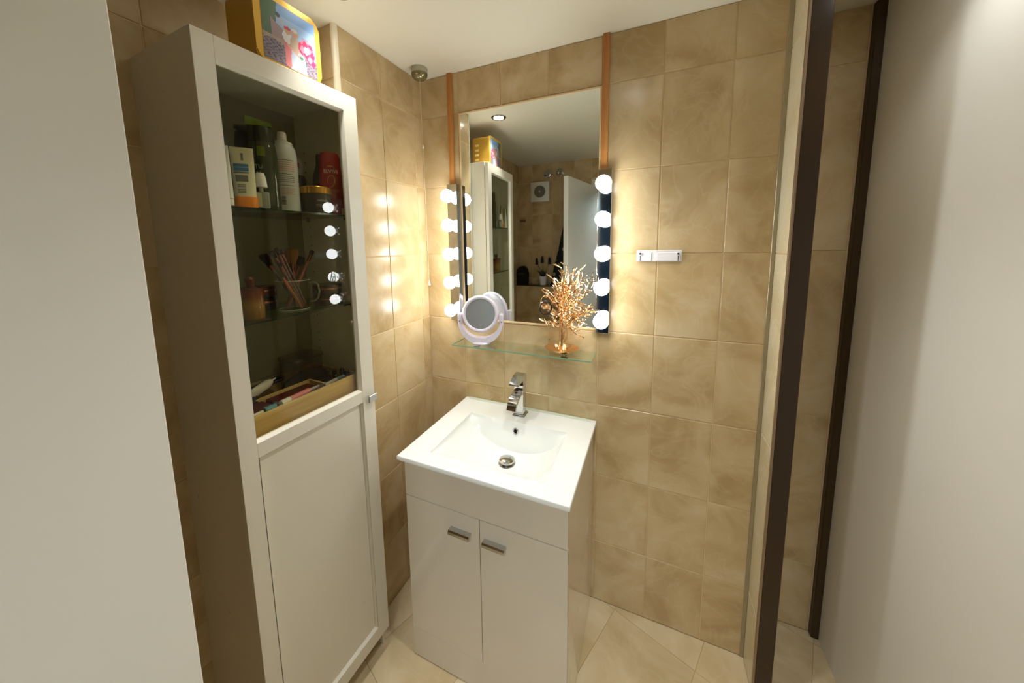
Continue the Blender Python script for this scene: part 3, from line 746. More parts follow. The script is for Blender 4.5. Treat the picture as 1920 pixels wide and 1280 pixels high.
# jar
t = bottle('hair_mask_jar', 'wide dark grey jar with gold lid beside the spray can', .026, -.593, Z1, cat='jar')
bm = B(); lathe(bm, [(0,0),(.038,0),(.042,.004),(.0425,.058),(0,.058)], 36); obj('body', bm, mat('dark_grey_jar', (58,56,54), .2), t)
bm = B(); lathe(bm, [(0,.058),(.0438,.058),(.0438,.076),(.042,.078),(0,.078)], 36); obj('lid', bm, mat('gold_lid', (206,152,62), .2, metal=.8), t)
bm = B(); band(bm, .0425, .034, .039, 0, 36); band(bm, .0425, .020, .0215, -5, 45); band(bm, .0425, .024, .0255, -5, 40); q = obj('fine_print', bm, mat('fine_print', (110,108,104), .5), t); q['kind'] = 'stuff'
# red shampoo
t = bottle('shampoo_bottle', 'crimson shampoo bottle with gold swirl right of the gold-lidded jar', .018, -.5275, Z1)
bm = B()
pf = [(.0,0,0),(.036,.0175,0),(.0375,.0185,.004),(.0375,.0185,.050),(.036,.0185,.10),(.032,.018,.150),(.030,.0175,.184),(.025,.015,.195),(.012,.007,.199)]
rings = [[bm.verts.new((a_*math.cos(2*PI*q/32), b_*math.sin(2*PI*q/32), z)) for q in range(32)] for a_, b_, z in pf[1:]]
for a_, b_ in zip(rings, rings[1:]):
    for q in range(32): bm.faces.new((a_[q], a_[(q+1)%32], b_[(q+1)%32], b_[q]))
bm.faces.new(rings[0]); bm.faces.new(rings[-1]); obj('body', bm, mat('crimson_plastic', (150,6,18), .15, coat=.5), t)
Mp = mat('print_silver', (226,206,186), .4)
lettering('ELVIVE', .0155, Mp, t, .136, .033, 1, .56)
mat('gold_ink', (196,140,50), .3)
bm = B(); band(bm, .032, .150, .1535, -16, 10, 1, .56); obj('gold_print', bm, mat('gold_ink'), t)
gm = mat('gold_ink')
bm = B()
def arc(pts, r0):
    P_ = []
    for x, z in pts:
        y = -.0187*math.sqrt(max(0, 1-(x/.036)**2))
        P_.append((x, y, z))
    tube(bm, P_, r0, 6)
arc([(-.010,.096),(-.0115,.108),(-.008,.118),(-.002,.124),(.004,.124)], [.0003,.0008,.0012,.001,.0003])
arc([(.004,.126),(.009,.118),(.010,.106),(.006,.094),(-.002,.086),(-.008,.088)], [.0004,.0012,.0016,.0014,.0008,.0003])
arc([(-.018,.086),(-.006,.080),(.008,.078),(.020,.080)], [.0003,.0006,.0006,.0003])
arc([(.002,.074),(.010,.073),(.020,.074)], [.0004,.0006,.0004])
obj('gold_swirl', bm, gm, t)
# small gold and red carton at the right end
t = bottle('small_carton', 'tiny red and gold carton by the cabinet right of the jar', .056, -.5145, Z1, cat='carton')
bm = B(); box(bm, -.010, .010, -.007, .007, 0, .020, .0006); obj('box', bm, mat('carton_gold', (190,160,92), .4), t, smooth=False)
bm = B(); box(bm, -.010, .010, -.007, .007, .020, .045, .0006); obj('red_top', bm, mat('carton_red', (150,20,22), .4), t, smooth=False)

# ------------------------------------------------------------ middle shelf
Z2 = 1.3422
t = bottle('ceramic_pot', 'amber glazed ceramic pot at the left end of the middle shelf', .000, -.792, Z2, cat='pot')
m = grad_mat('amber_glaze', [(0,(128,88,32)), (.45,(150,106,40)), (.7,(124,58,18)), (1,(92,30,12))], 0, .085, .15)
bm = B(); lathe(bm, [(0,0),(.026,0),(.0275,.003),(.028,.030),(.0265,.058),(.030,.074),(.034,.084),(.032,.084),(.027,.072),(.024,.058),(.024,.01),(0,.008)], 36); obj('vessel', bm, m, t)
bm = B(); lathe(bm, [(0,.07),(.022,.07),(.022,.080),(.009,.086),(.010,.098),(.013,.106),(.007,.112),(0,.113)], 24); obj('stopper', bm, mat('brown_stopper', (96,44,20), .4), t)
MUG = (-.022, -.660)
t = bottle('glass_mug', 'clear glass mug holding makeup brushes on the middle shelf', MUG[0], MUG[1], Z2, cat='mug')
gl = mat('clear_glass', raw=(.93,.95,.92), rough=.0, trans=1, ior=1.3)
gp = pane_mat('thin_clear_glass', (.86,.87,.80), 1.45, 0.0, .03)
bm = B(); lathe(bm, [(.001,.0),(.040,0),(.0425,.003),(.0455,.088),(.0462,.090),(.0465,.0885),(.0468,.086)][:5], 36); bmesh.ops.delete(bm, geom=[f for f in bm.faces if len(f.verts) > 4], context='FACES')
obj('glass_wall', bm, gp, t)
bm = B(); tube(bm, [(.0462*math.cos(2*PI*k/36), .0462*math.sin(2*PI*k/36), .0895) for k in range(36)], .0012, 6, closed=True)
obj('rim', bm, mat('glass_rim', (190,190,176), .08), t)
bm = B(); tube(bm, [(.041*math.cos(2*PI*k/36), .041*math.sin(2*PI*k/36), .002) for k in range(36)], .0014, 6, closed=True)
obj('base_rim', bm, mat('glass_rim'), t)
bm = B(); tube(bm, [(.045,0,.078),(.058,0,.080),(.068,0,.070),(.071,0,.050),(.066,0,.030),(.056,0,.020),(.0445,0,.020)], .0028, 8); obj('handle', bm, mat('glass_handle', (120,124,104), .05, spec=.8), t)
def brush(label, top, foot, head, hc, hcol, handle=(.0028,.0035)):
    base = Vector((MUG[0]+foot[0], MUG[1]+foot[1], Z2+.006)); tip = Vector(top); dv = tip-base; L_ = dv.length
    rot_ = dv.to_track_quat('Z', 'Y').to_euler()
    t = thing('makeup_brush', label, 'brush', tuple(base), group='makeup brushes in the glass mug', rot=rot_)
    hl, hr, fl_ = head
    bm = B(); lathe(bm, [(0,0),(.003,0),(.0046,.004),(.0056,L_*.4),(.0044,L_-hl-.022),(0,L_-hl-.022)], 12); obj('handle', bm, hcol, t)
    bm = B(); lathe(bm, [(.0046,L_-hl-.024),(.0054,L_-hl-.010),(max(.0045,hr*.5),L_-hl+.002)], 14); obj('ferrule', bm, mat('copper_ferrule', (120,62,40), .2, metal=.8), t)
    bm = B(); pr = [(max(.0044,hr*.48),L_-hl), (hr*.8,L_-hl*.65), (hr,L_-hl*.25), (hr*.9,L_-hl*.06), (hr*.5,L_-.001), (0,L_)]
    lathe(bm, [(0,L_-hl)]+pr, 16, sy=fl_); obj('bristles', bm, hc, t)
hd = mat('brown_handle', (70,30,22), .2, coat=.5); hb = mat('black_handle', (22,14,14), .2); hr_ = mat('rosy_handle', (150,82,56), .3); hm = mat('mauve_handle', (96,48,40), .25, coat=.5)
br = mat('dark_bristles', (34,16,14), .9, spec=.1); ba = mat('amber_bristles', (118,74,34), .8, spec=.1); bk = mat('black_bristles', (16,14,14), .9, spec=.1)
brush('large fluffy dark brush leaning furthest left in the glass mug', (-.020,-.741,1.512), (-.005,.020), (.036,.017,.6), br, hb)
brush('brown makeup brush leaning left just beside the large fluffy one', (-.010,-.722,1.522), (.006,.026), (.024,.009,.7), br, hd)
brush('dark tapered brush, third from the left in the glass mug', (-.015,-.706,1.532), (.016,.018), (.026,.007,.8), br, hm)
brush('slim dark-tipped brush left of the amber kabuki brush', (-.030,-.684,1.526), (.012,.030), (.018,.006,.8), bk, hd)
brush('wide amber-haired brush in the middle of the glass mug', (-.045,-.640,1.526), (.0,.004), (.048,.020,.9), ba, hr_)
brush('round black brush between the amber brush and the rightmost one', (-.050,-.604,1.500), (-.016,-.012), (.034,.013,.9), bk, hd)
brush('thin brush leaning furthest right in the glass mug', (-.040,-.570,1.518), (-.004,-.022), (.018,.0075,.8), br, hr_)
brush('short brown brush handle leaning across the front of the mug', (.004,-.712,1.488), (.030,.004), (.014,.005,.8), bk, hm)
t = thing('cosmetic_pencil', 'short magenta pencil standing upright in the glass mug', 'pencil', (MUG[0]-.014, MUG[1]+.012, Z2+.005), rot=(R(-8), R(-6), 0))
bm = B(); lathe(bm, [(0,0),(.003,0),(.003,.112),(0,.112)], 8); obj('barrel', bm, mat('magenta_barrel', (130,20,52), .3), t)
bm = B(); lathe(bm, [(0,.112),(.0034,.112),(.0034,.128),(0,.128)], 12); obj('cap', bm, mat('pencil_cap', (52,16,26), .3), t)
t = thing('cosmetic_pencil', 'long salmon pencil lying diagonally against the front of the mug', 'pencil', (MUG[0]+.030, MUG[1]+.002, Z2+.006))
t.rotation_euler = (Vector((.010,-.712,1.45))-t.location).to_track_quat('Z','Y').to_euler()
bm = B(); lathe(bm, [(0,0),(.0045,0),(.0045,.095),(.002,.108),(0,.110)], 8); obj('barrel', bm, mat('salmon_barrel', (168,92,54), .4), t)
def compact(label, x, y, z, r, h, col):
    t = bottle('powder_compact', label, x, y, z, cat='compact')
    bm = B(); lathe(bm, [(0,0),(r*.97,0),(r,.002),(r,h*.55),(0,h*.55)], 32); obj('base', bm, col, t)
    bm = B(); lathe(bm, [(0,h*.55),(r*1.01,h*.55),(r*1.01,h*.68),(0,h*.68)], 32); obj('metal_rim', bm, mat('rose_rim', (190,120,84), .18, metal=.9), t)
    bm = B(); lathe(bm, [(0,h*.68),(r*.99,h*.68),(r*.99,h*.93),(r*.95,h),(0,h)], 32); obj('lid', bm, col, t)
dk = mat('compact_black', (26,16,14), .2); rk = mat('compact_brown', (74,36,26), .2)
compact('lower dark compact in the stack right of the glass mug', -.002, -.5555, Z2, .044, .034, dk)
compact('upper dark compact topmost of the stack right of the glass mug', -.002, -.5555, Z2+.0345, .044, .032, dk)
compact('lower brown compact in the stack between pot and mug', -.110, -.700, Z2, .040, .042, dk)
compact('upper brown compact topmost of the stack between pot and mug', -.110, -.700, Z2+.0425, .040, .030, rk)

# ------------------------------------------------------------ organiser and small things on the fixed shelf
Z3 = 1.0012; BY_0, BY_1 = -.880, -.508
t = thing('bamboo_organizer', 'open bamboo tray with dividers on the lowest glazed shelf', 'organizer', (CABLOC[0], CABLOC[1], Z3), CAB)
bm = B(); box(bm, .056, .066, BY_0, BY_1, 0, .095, .001); obj('front_board', bm, M_bamboo, t, smooth=False)
bm = B(); box(bm, -.185, -.177, BY_0, BY_1, 0, .095, .001); obj('back_board', bm, M_bamboo, t, smooth=False)
for y0 in (BY_0, BY_1-.008):
    bm = B(); box(bm, -.177, .056, y0, y0+.008, 0, .095, .001); obj('side_board', bm, M_bamboo, t, smooth=False)
bm = B(); box(bm, -.177, .056, BY_0+.008, BY_1-.008, 0, .006); obj('bottom_board', bm, M_bamboo, t, smooth=False)
bm = B(); box(bm, -.052, -.045, BY_0+.008, -.612, .006, .092, .0006); obj('divider', bm, M_bamboo, t, smooth=False)
bm = B(); box(bm, -.045, .056, -.619, -.612, .006, .092, .0006); obj('divider', bm, M_bamboo, t, smooth=False)
bm = B(); box(bm, -.040, .052, -.760, -.630, .0062, .086, .002); box(bm, -.040, .052, -.868, -.770, .0062, .086, .002); o = obj('card_boxes', bm, mat('dark_red_card', (92,24,18), .6), t, smooth=False, label='dark red card boxes in the front compartment')
def stick(name, label, cat, p, q, parts, parent=None):
    """parts: list of (child name, start fraction, end fraction, r0, r1, material)"""
    p, q = Vector(p), Vector(q); L_ = (q-p).length
    t = thing(name, label, cat, tuple(p), rot=(q-p).to_track_quat('Z', 'Y').to_euler())
    for nm, a_, b_, r0, r1, m_ in parts:
        bm = B(); lathe(bm, [(0,a_*L_),(r0,a_*L_+.0005),(r1,b_*L_-.0005),(0,b_*L_)], 16); obj(nm, bm, m_, t)
pk = mat('pink_plastic', (226,128,126), .3); wt = mat('cap_white', (226,216,206), .35); bl = mat('teal_plastic', (84,134,142), .3); cl = mat('clear_case', (168,156,146), .12)
stick('lip_pen', 'pink and white pen lying across the front of the bamboo tray', 'pen', (.040,-.768,1.0965), (.030,-.640,1.0965),
      [('cap', 0, .22, .0085, .0085, wt), ('barrel', .22, .72, .0080, .0080, pk), ('clear_tip', .72, 1, .0055, .0035, cl)])
stick('lip_pen', 'clear and grey pen lying right of the pink pen in the tray', 'pen', (.040,-.628,1.0935), (.030,-.545,1.0935),
      [('barrel', 0, .6, .006, .006, cl), ('cap', .6, 1, .0055, .005, mat('slate_plastic', (96,104,116), .3))])
stick('lip_brush', 'teal and white brush lying at the left front of the bamboo tray', 'brush', (.040,-.862,1.0965), (.040,-.782,1.0965),
      [('tip', 0, .1, .002, .004, M_black), ('shaft', .1, .58, .004, .0045, wt), ('ferrule', .58, .62, .0065, .0065, M_black), ('handle', .62, 1, .0085, .0080, bl)])
t = thing('cream_tube', 'white squeeze tube with nozzle lying over the back of the tray', 'tube', (-.060, -.800, 1.108), rot=(Vector((-.095,-.690,1.124))-Vector((-.060,-.800,1.108))).to_track_quat('Z','Y').to_euler())
bm = B(); rings = []
for a_, sx, sy in ((0,.016,.0012), (.02,.0155,.005), (.05,.0145,.010), (.080,.013,.0125), (.084,.011,.011)):
    rings.append([bm.verts.new((sy*math.cos(2*PI*q/20), sx*math.sin(2*PI*q/20), a_)) for q in range(20)])
for a_, b_ in zip(rings, rings[1:]):
    for q in range(20): bm.faces.new((a_[q], a_[(q+1)%20], b_[(q+1)%20], b_[q]))
bm.faces.new(rings[0]); bm.faces.new(rings[-1]); obj('squeeze_body', bm, wt, t)
bm = B(); lathe(bm, [(0,.084),(.010,.084),(.009,.092),(.003,.096),(.002,.112),(0,.113)], 16); obj('nozzle', bm, wt, t)
# black pouch / hair clip stack at the left
t = thing('cosmetic_pouch', 'black zipped pouch standing at left rear of the bamboo tray', 'pouch', (-.105, -.800, 1.008), rz=R(20))
bm = B(); prism(bm, [(-.058,0),(.058,0),(.062,.03),(.055,.085),(.030,.120),(-.030,.118),(-.055,.085),(-.062,.03)], -.022, .022, 'y'); bmesh.ops.bevel(bm, geom=list(bm.edges), offset=.006, segments=3, affect='EDGES'); obj('fabric_body', bm, mat('black_fabric', (20,16,14), .8), t)
bm = B(); tube(bm, [(-.05,-.023,.088),(0,-.024,.093),(.05,-.023,.088)], .0016, 6); obj('zip', bm, M_chrome2, t)
t = thing('hair_clip', 'black claw clip standing upright at the left of the tray', 'hair clip', (-.040, -.838, 1.095), rot=(0, R(12), R(40)))
bm = B(); box(bm, -.016, .016, -.005, .005, 0, .050, .003, 2)
for k in range(4): box(bm, -.014+k*.008, -.010+k*.008, -.018, -.005, .002, .006, .001)
obj('jaw', bm, M_black, t)
# row of black mascaras and cases
k = 0
for x, y, z0, h, r in ((-.030,-.560,1.008,.106,.008), (-.012,-.545,1.008,.100,.008), (.008,-.532,1.008,.104,.0085), (.028,-.528,1.008,.099,.008), (-.010,-.575,1.008,.097,.009), (.012,-.560,1.008,.094,.0085)):
    lb = ('tallest black mascara tube, upright in the right compartment', 'black mascara upright in the right rear of the tray', 'second black mascara from the right in the tray', 'rightmost black mascara tube in the tray', 'thick black mascara at the left of the right compartment', 'short black mascara in front of the upright row')[k]
    t = thing('mascara', lb, 'mascara', (x, y, z0), group='mascaras in the bamboo tray'); k += 1
    bm = B(); lathe(bm, [(0,0),(r,0),(r,h*.55),(0,h*.55)], 16); obj('barrel', bm, M_black, t)
    bm = B(); lathe(bm, [(0,h*.56),(r*1.03,h*.56),(r*.95,h*.97),(r*.5,h),(0,h)], 16); obj('cap', bm, M_black, t)
# black hair brush lying in the rear compartment
t = thing('hair_brush', 'black bristle hair brush lying in the rear of the tray', 'brush', (-.135, -.775, 1.103), rz=R(86))
t.scale = (.7, .7, .7)
bm = B(); lathe(bm, [(0,0),(.010,.002),(.0085,.05),(.010,.085)], 14, M=Matrix.Rotation(R(90),4,'Y')); obj('handle', bm, M_black, t)
bm = B(); lathe(bm, [(0,.08),(.020,.086),(.024,.11),(.023,.17),(.012,.184),(0,.186)], 20, sx=.5, M=Matrix.Rotation(R(90),4,'Y')); q = obj('head', bm, M_black, t)
bm = B()
for i in range(11):
    for j in range(5):
        x = .095+i*.008; y = -.016+j*.008; tube(bm, [(x,y,.008),(x+.001,y*1.15,.024)], .0006, 4)
o = obj('bristles', bm, M_black, t); o['kind'] = 'stuff'
# clear lidded tub at the rear
t = thing('clear_tub', 'clear plastic tub with lid at the rear of the bamboo tray', 'tub', (-.132, -.578, 1.008))
bm = B(); prism(bm, rrect(-.046,.046,-.054,.054,.014), 0, .140, 'z'); obj('tub_body', bm, pane_mat('cloudy_plastic', (.84,.82,.68), 1.4, .2, .05), t)
bm = B(); prism(bm, rrect(-.049,.049,-.057,.057,.016), .140, .150, 'z'); obj('lid', bm, pane_mat('cloudy_lid', (.80,.78,.62), 1.4, .2, .08), t)
bm = B(); prism(bm, rrect(-.040,.040,-.048,.048,.014), .003, .060, 'z'); obj('contents', bm, mat('brown_contents', (92,58,40), .6), t)
t = thing('cosmetic_case', 'long black cosmetic case standing before the clear tub in the tray', 'case', (-.070, -.612, 1.0082))
bm = B(); prism(bm, [(-.080,0),(.080,0),(.080,.085),(.060,.106),(-.020,.114),(-.070,.098),(-.080,.070)], -.008, .008, 'x'); bmesh.ops.bevel(bm, geom=list(bm.edges), offset=.003, segments=2, affect='EDGES'); obj('shell', bm, mat('black_fabric'), t)
bm = B(); tube(bm, [(.0085,-.07,.06),(.0088,0,.066),(.0085,.07,.06)], .0012, 6); obj('zip', bm, M_chrome2, t)

# ------------------------------------------------------------ round table mirror on the glass shelf
SZ = 1.1008
t = thing('vanity_mirror', 'round white table mirror in a curved stand on the glass shelf', 'mirror', (.312, -.066, SZ), R(14))
def crescent(bm, ro, ri, y0, y1, cz, a0, a1, off=0, n=32, taper=0):
    v = []
    for i in range(n+1):
        a = R(a0+(a1-a0)*i/n); e_ = 1-taper*abs(2*i/n-1)**1.5
        rr_ = ri + (ro-ri)*1.0
        rin = rr_ - (ro-ri)*(e_)
        ym = (y0+y1)/2; yh = (y1-y0)/2*(.75+.25*e_)
        v.append([bm.verts.new((rr*math.cos(a), yy, cz+rr*math.sin(a)+off)) for rr, yy in ((rr_, ym-yh), (rr_, ym+yh), (rin, ym+yh), (rin, ym-yh))])
    for p, q in zip(v, v[1:]):
        for k in range(4): bm.faces.new((p[k], p[(k+1)%4], q[(k+1)%4], q[k]))
    bm.faces.new(v[0]); bm.faces.new(v[-1])
    bmesh.ops.bevel(bm, geom=[e for e in bm.edges if len(e.link_faces) == 2 and e.calc_face_angle(0) > R(50)], offset=.003, segments=2, affect='EDGES')
bm = B(); crescent(bm, .098, .070, -.016, .016, .098, 186, 354, taper=.55); obj('yoke_stand', bm, M_lilac, t, angle=40)
bm = B(); lathe(bm, [(0,0),(.040,0),(.042,.003),(.036,.008),(0,.010)], 32, sy=.62); obj('foot', bm, M_lilac, t)
for sx in (-1, 1):
    bm = B(); box(bm, sx*.091-.0085, sx*.091+.0085, -.013, .013, .080, .134, .006, 3); q = obj('pivot_arm', bm, M_lilac, t)
    bm = B(); lathe(bm, [(.0022,0),(.0022,.001),(0,.001)], 10, M=Matrix.Translation((sx*.091,-.0128,.100)) @ Matrix.Rotation(R(90),4,'X')); obj('pivot_hole', bm, M_black, q)
hdm = bpy.data.objects.new('mirror_head', None)
Rt = Matrix.Translation((0,0,.1305)) @ Matrix.Rotation(R(-8), 4, 'X')
bm = B(); lathe(bm, [(.0635,.006),(.067,.013),(.0735,.014),(.0795,.008),(.0810,.0),(.0795,-.008),(.074,-.013),(.0,-.014)], 48, M=Rt @ Matrix.Rotation(R(90),4,'X'))
bmesh.ops.delete(bm, geom=[f for f in bm.faces if len(f.verts) > 4], context='FACES'); q = obj('ring_frame', bm, M_lilac, t)
bm = B(); lathe(bm, [(.0,.008),(.0645,.008),(.0645,.006),(0,.006)], 48, M=Rt @ Matrix.Rotation(R(90),4,'X')); obj('mirror_disc', bm, mat('greyish_mirror', (190,190,190), .3, metal=.75), q)

# ------------------------------------------------------------ jewellery tree
rnd = random.Random(11)
t = thing('jewellery_tree', 'rose gold jewellery tree with oval dish on the glass shelf', 'jewellery stand', (.666, -.064, SZ), R(8))
bm = B(); lathe(bm, [(0,0),(.030,0),(.036,.002),(.058,.014),(.064,.020),(.0655,.0215),(.063,.0205),(.050,.0105),(.02,.008),(0,.0075)], 48, sx=1.02, sy=.86); obj('dish', bm, M_gold, t)
bm = B()
tube(bm, [(0,0,.006),(.001,0,.03),(-.001,.001,.07),(.002,0,.11),(.000,.001,.15),(-.004,0,.20),(-.002,0,.25)], [.014,.0115,.0105,.0105,.010,.007,.003], 14)
for k in range(5):
    a = k*1.256; tube(bm, [(.014*math.cos(a),.012*math.sin(a),.006),(.010*math.cos(a+.3),.010*math.sin(a+.3),.05),(.009*math.cos(a+.8),.009*math.sin(a+.8),.10),(.008*math.cos(a+1.3),.008*math.sin(a+1.3),.16)], [.003,.0035,.003,.002], 8)
obj('trunk', bm, M_gold, t)
def limb(z0, ang, length, rise, bend, twigs, r0=.0042):
    bm = B(); P = []; n_ = 7
    for i in range(n_):
        k = i/(n_-1); d_ = .006 + length*k; a = ang + bend*k
        P.append(Vector((d_*math.cos(a), d_*math.sin(a)*.62, z0 + rise*(k**1.2) + .004*math.sin(k*7+ang))))
    tube(bm, P, [r0*1.12*(1-.42*i/(n_-1)) for i in range(n_)], 8)
    for q in range(twigs):
        i = 2 + (q*4)//max(1, twigs-1) if twigs > 1 else 3; i = min(i, n_-1)
        p = P[i]; s = 1 if q % 2 else -1
        a = ang + bend*i/(n_-1) + s*rnd.uniform(.6, 1.3); l = rnd.uniform(.016, .032); up = rnd.uniform(-.012, .030)
        m1 = p + Vector((l*.5*math.cos(a), l*.4*math.sin(a), up*.35)); m2 = p + Vector((l*math.cos(a), l*.7*math.sin(a), up))
        tube(bm, [p, m1, m2], [.0026,.0023,.0019], 6)
        e_ = m2 + Vector((.010*math.cos(a+.9), .008*math.sin(a+.9), rnd.uniform(-.004,.010))); tube(bm, [m1, e_], [.0021,.0015], 6)
    obj('branch', bm, M_gold, t)
# (height on trunk, heading in degrees, length, rise, bend, twigs)
for z0, a, l, rz_, bd, tw in (
    (.110, 0, .062, -.010, .3, 4), (.110, 180, .060, .012, -.3, 4), (.120, 330, .066, -.045, .2, 3), (.130, 200, .056, -.018, .4, 3),
    (.140, 15, .098, .030, -.2, 5), (.145, 345, .088, .012, .3, 5), (.150, 170, .066, .035, .3, 4), (.150, 210, .060, .045, -.2, 4),
    (.165, 25, .078, .045, .3, 5), (.170, 340, .072, .070, -.3, 5), (.175, 160, .058, .062, .3, 4), (.180, 225, .052, .072, -.4, 4),
    (.190, 60, .048, .068, .4, 4), (.195, 300, .052, .080, .3, 4), (.200, 120, .042, .070, -.3, 4), (.205, 10, .058, .080, .2, 4),
    (.215, 200, .034, .080, .4, 3), (.220, 350, .038, .092, -.3, 3), (.230, 90, .018, .100, .2, 2), (.225, 270, .024, .096, .5, 3),
    (.155, 275, .050, .025, .5, 4), (.130, 285, .044, -.012, .4, 3), (.185, 255, .046, .045, .3, 4)):
    limb(z0, R(a), l, rz_, bd, tw)
bm = B()
for k in range(46):
    a = rnd.uniform(0, 2*PI); r_ = abs(rnd.gauss(0, .026))+.006; z = rnd.uniform(.10, .275); s = rnd.uniform(.007, .012)
    M_ = Matrix.Translation((r_*math.cos(a)+.006, r_*.6*math.sin(a)-.004, z)) @ Matrix.Rotation(rnd.uniform(0,6.28),4,'Z') @ Matrix.Rotation(rnd.uniform(.5,2.4),4,'X')
    lathe(bm, [(0,-s),(s*.55,-s*.5),(s*.62,.1*s),(s*.3,s*.8),(0,s*1.1)], 8, sy=.3, M=M_)
o = obj('leaves', bm, M_gold, t); o['kind'] = 'stuff'
def ring(bm, c, r, n, tr, seg=40):
    n = Vector(n).normalized(); a = n.orthogonal().normalized(); b_ = n.cross(a)
    tube(bm, [Vector(c)+r*(math.cos(2*PI*i/seg)*a+math.sin(2*PI*i/seg)*b_) for i in range(seg)], tr, 8, closed=True)
silver = mat('silver', (205,196,190), .15, metal=1)
def hoop(name, label, c, r, n, tr, m_, cat='bracelet'):
    bm = B(); ring(bm, (0,0,0), r, n, tr); o = obj(name, bm, m_, None, c); tag(o, label, cat); return o
hoop('bangle', 'silver bangle hanging at the right front of the gold tree', (.740,-.130,1.350), .0260, (.45,-1,.1), .0019, silver)
hoop('bangle', 'pale silver bangle nearest the right bulb bar on the gold tree', (.768,-.120,1.388), .0240, (.7,-1,.05), .0017, silver)
hoop('bangle', 'thin silver hoop crossing inside the pair at the tree right', (.752,-.125,1.366), .0230, (1,-.45,.1), .0014, silver)
hoop('bangle', 'thick dark bangle hanging at the left of the gold tree', (.618,-.122,1.288), .0245, (.75,-.75,.1), .0032, mat('dark_bangle', (40,22,22), .25))
o = hoop('beaded_bracelet', 'beaded gold bracelet looped over the left branches of the tree', (.612,-.090,1.305), .024, (.6,-.9,.1), .0008, M_gold)
bm = B()
for k in range(26):
    a_ = 2*PI*k/26; nn = Vector((.6,-.9,.1)).normalized(); u_ = nn.orthogonal().normalized(); v_ = nn.cross(u_); p = .024*(math.cos(a_)*u_+math.sin(a_)*v_)
    bmesh.ops.create_icosphere(bm, subdivisions=1, radius=.002, matrix=Matrix.Translation(p))
q = obj('bead', bm, M_gold, o); q['kind'] = 'stuff'
t = thing('pendant_necklace', 'fine chain with a tiny pendant hanging low at the tree left', 'necklace', (.624, -.096, 1.205))
bm = B(); tube(bm, [(0,0,0),(.001,0,-.020),(0,0,-.044)], .0006, 6); tube(bm, [(0,0,0),(-.004,.003,.02),(.002,.004,.032)], .0006, 6); obj('chain', bm, M_gold, t)
bm = B(); bmesh.ops.create_icosphere(bm, subdivisions=2, radius=.0026, matrix=Matrix.Translation((0,0,-.046))); obj('pendant', bm, mat('brown_stone', (90,56,30), .2), t)
t = thing('chain_necklace', 'heaped gold chain draped down the trunk of the jewellery tree', 'necklace', (.680, -.078, 1.135))
for s_ in range(4):
    bm = B(); P = [(.006*math.sin(k*.9+s_*1.7)+.004*s_-.004, -.006-.003*math.cos(k*1.3+s_), .015+.013*k) for k in range(12-s_*2)]
    tube(bm, P, .0016, 6)
    obj('strand', bm, M_gold, t)

# ------------------------------------------------------------ things seen in the mirror on the rear wall
YW = YF + .0
t = thing('extractor_fan', 'white square extractor fan with round grille on the rear wall', 'fan', (.0, YW, 2.0))
bm = B(); box(bm, -.088, .088, 0, .030, -.09, .09, .004, 2); obj('housing', bm, mat('fan_white', (222,220,210), .35), t)
bm = B(); lathe(bm, [(.055,0),(.055,.002),(0,.002)], 36, M=Matrix.Translation((0,.0302,.002)) @ Matrix.Rotation(R(-90),4,'X')); g_ = obj('dark_well', bm, mat('fan_dark', (70,66,54), .6), t)
for r_ in (.052,.043,.034,.025,.016):
    bm = B(); ring(bm, (0,.034,.002), r_, (0,1,0), .0022, 32); obj('grille_ring', bm, mat('fan_grey', (150,146,130), .4), t)
bm = B(); lathe(bm, [(.008,0),(.008,.005),(0,.006)], 16, M=Matrix.Translation((0,.032,.002)) @ Matrix.Rotation(R(-90),4,'X')); obj('hub', bm, mat('fan_white'), t)
for x, lb in ((.075,'chrome swivel spotlight on the rear wall above the fan'), (.188,'chrome swivel spotlight on the rear wall nearest the white door')):
    t = thing('wall_spotlight', lb, 'spotlight', (x, YW, 2.162))
    bm = B(); lathe(bm, [(0,0),(.036,0),(.036,.008),(.026,.016),(0,.02)], 28, M=Matrix.Rotation(R(-90),4,'X')); obj('wall_plate', bm, M_chrome, t)
    bm = B(); tube(bm, [(0,.016,0),(0,.040,-.006)], .006, 10); lathe(bm, [(0,0),(.018,.002),(.024,.020),(.024,.046),(.020,.05),(0,.05)], 24, M=Matrix.Translation((0,.040,.012)) @ Matrix.Rotation(R(-150),4,'X')); obj('lamp_head', bm, M_chrome, t)
bm = B(); box(bm, -.030, .026, 0, .018, -.012, .012, .003); o = obj('wall_clip', bm, mat('amber_plastic', (120,84,44), .4), None, (-.175, YW, 1.74)); tag(o, 'small brown clip on the rear tiles seen beside the cabinet reflection', 'clip')
# boxed-in ledge along the rear wall
bm = B(); box(bm, XL+.0, DX0-.02, YW+.0, YW+.11, 0, 1.118, .002); lg = struct('wall_ledge', bm, M_tile, 'tiled boxed-in ledge along the rear wall')
bm = B(); box(bm, XL, DX0-.018, YW+.0, YW+.114, 1.119, 1.130, .002); obj('ledge_top', bm, mat('ledge_top_dark', (70,52,30), .12), lg, smooth=False)
bm = B(); box(bm, .02, .20, YW+.1142, YW+.116, 1.124, 1.1295); obj('polished_edge', bm, M_chrome, lg, smooth=False)
t = thing('lavender_pot', 'small white pot with lavender on the rear ledge in the mirror', 'plant', (.040, YW+.055, 1.1305))
bm = B(); lathe(bm, [(0,0),(.030,0),(.040,.078),(.042,.080),(.038,.080),(.034,.066),(0,.064)], 28); obj('pot', bm, M_plastic, t)
gm_ = mat('lavender_green', (44,58,34), .7); lv = mat('lavender_flower', (52,40,66), .8)
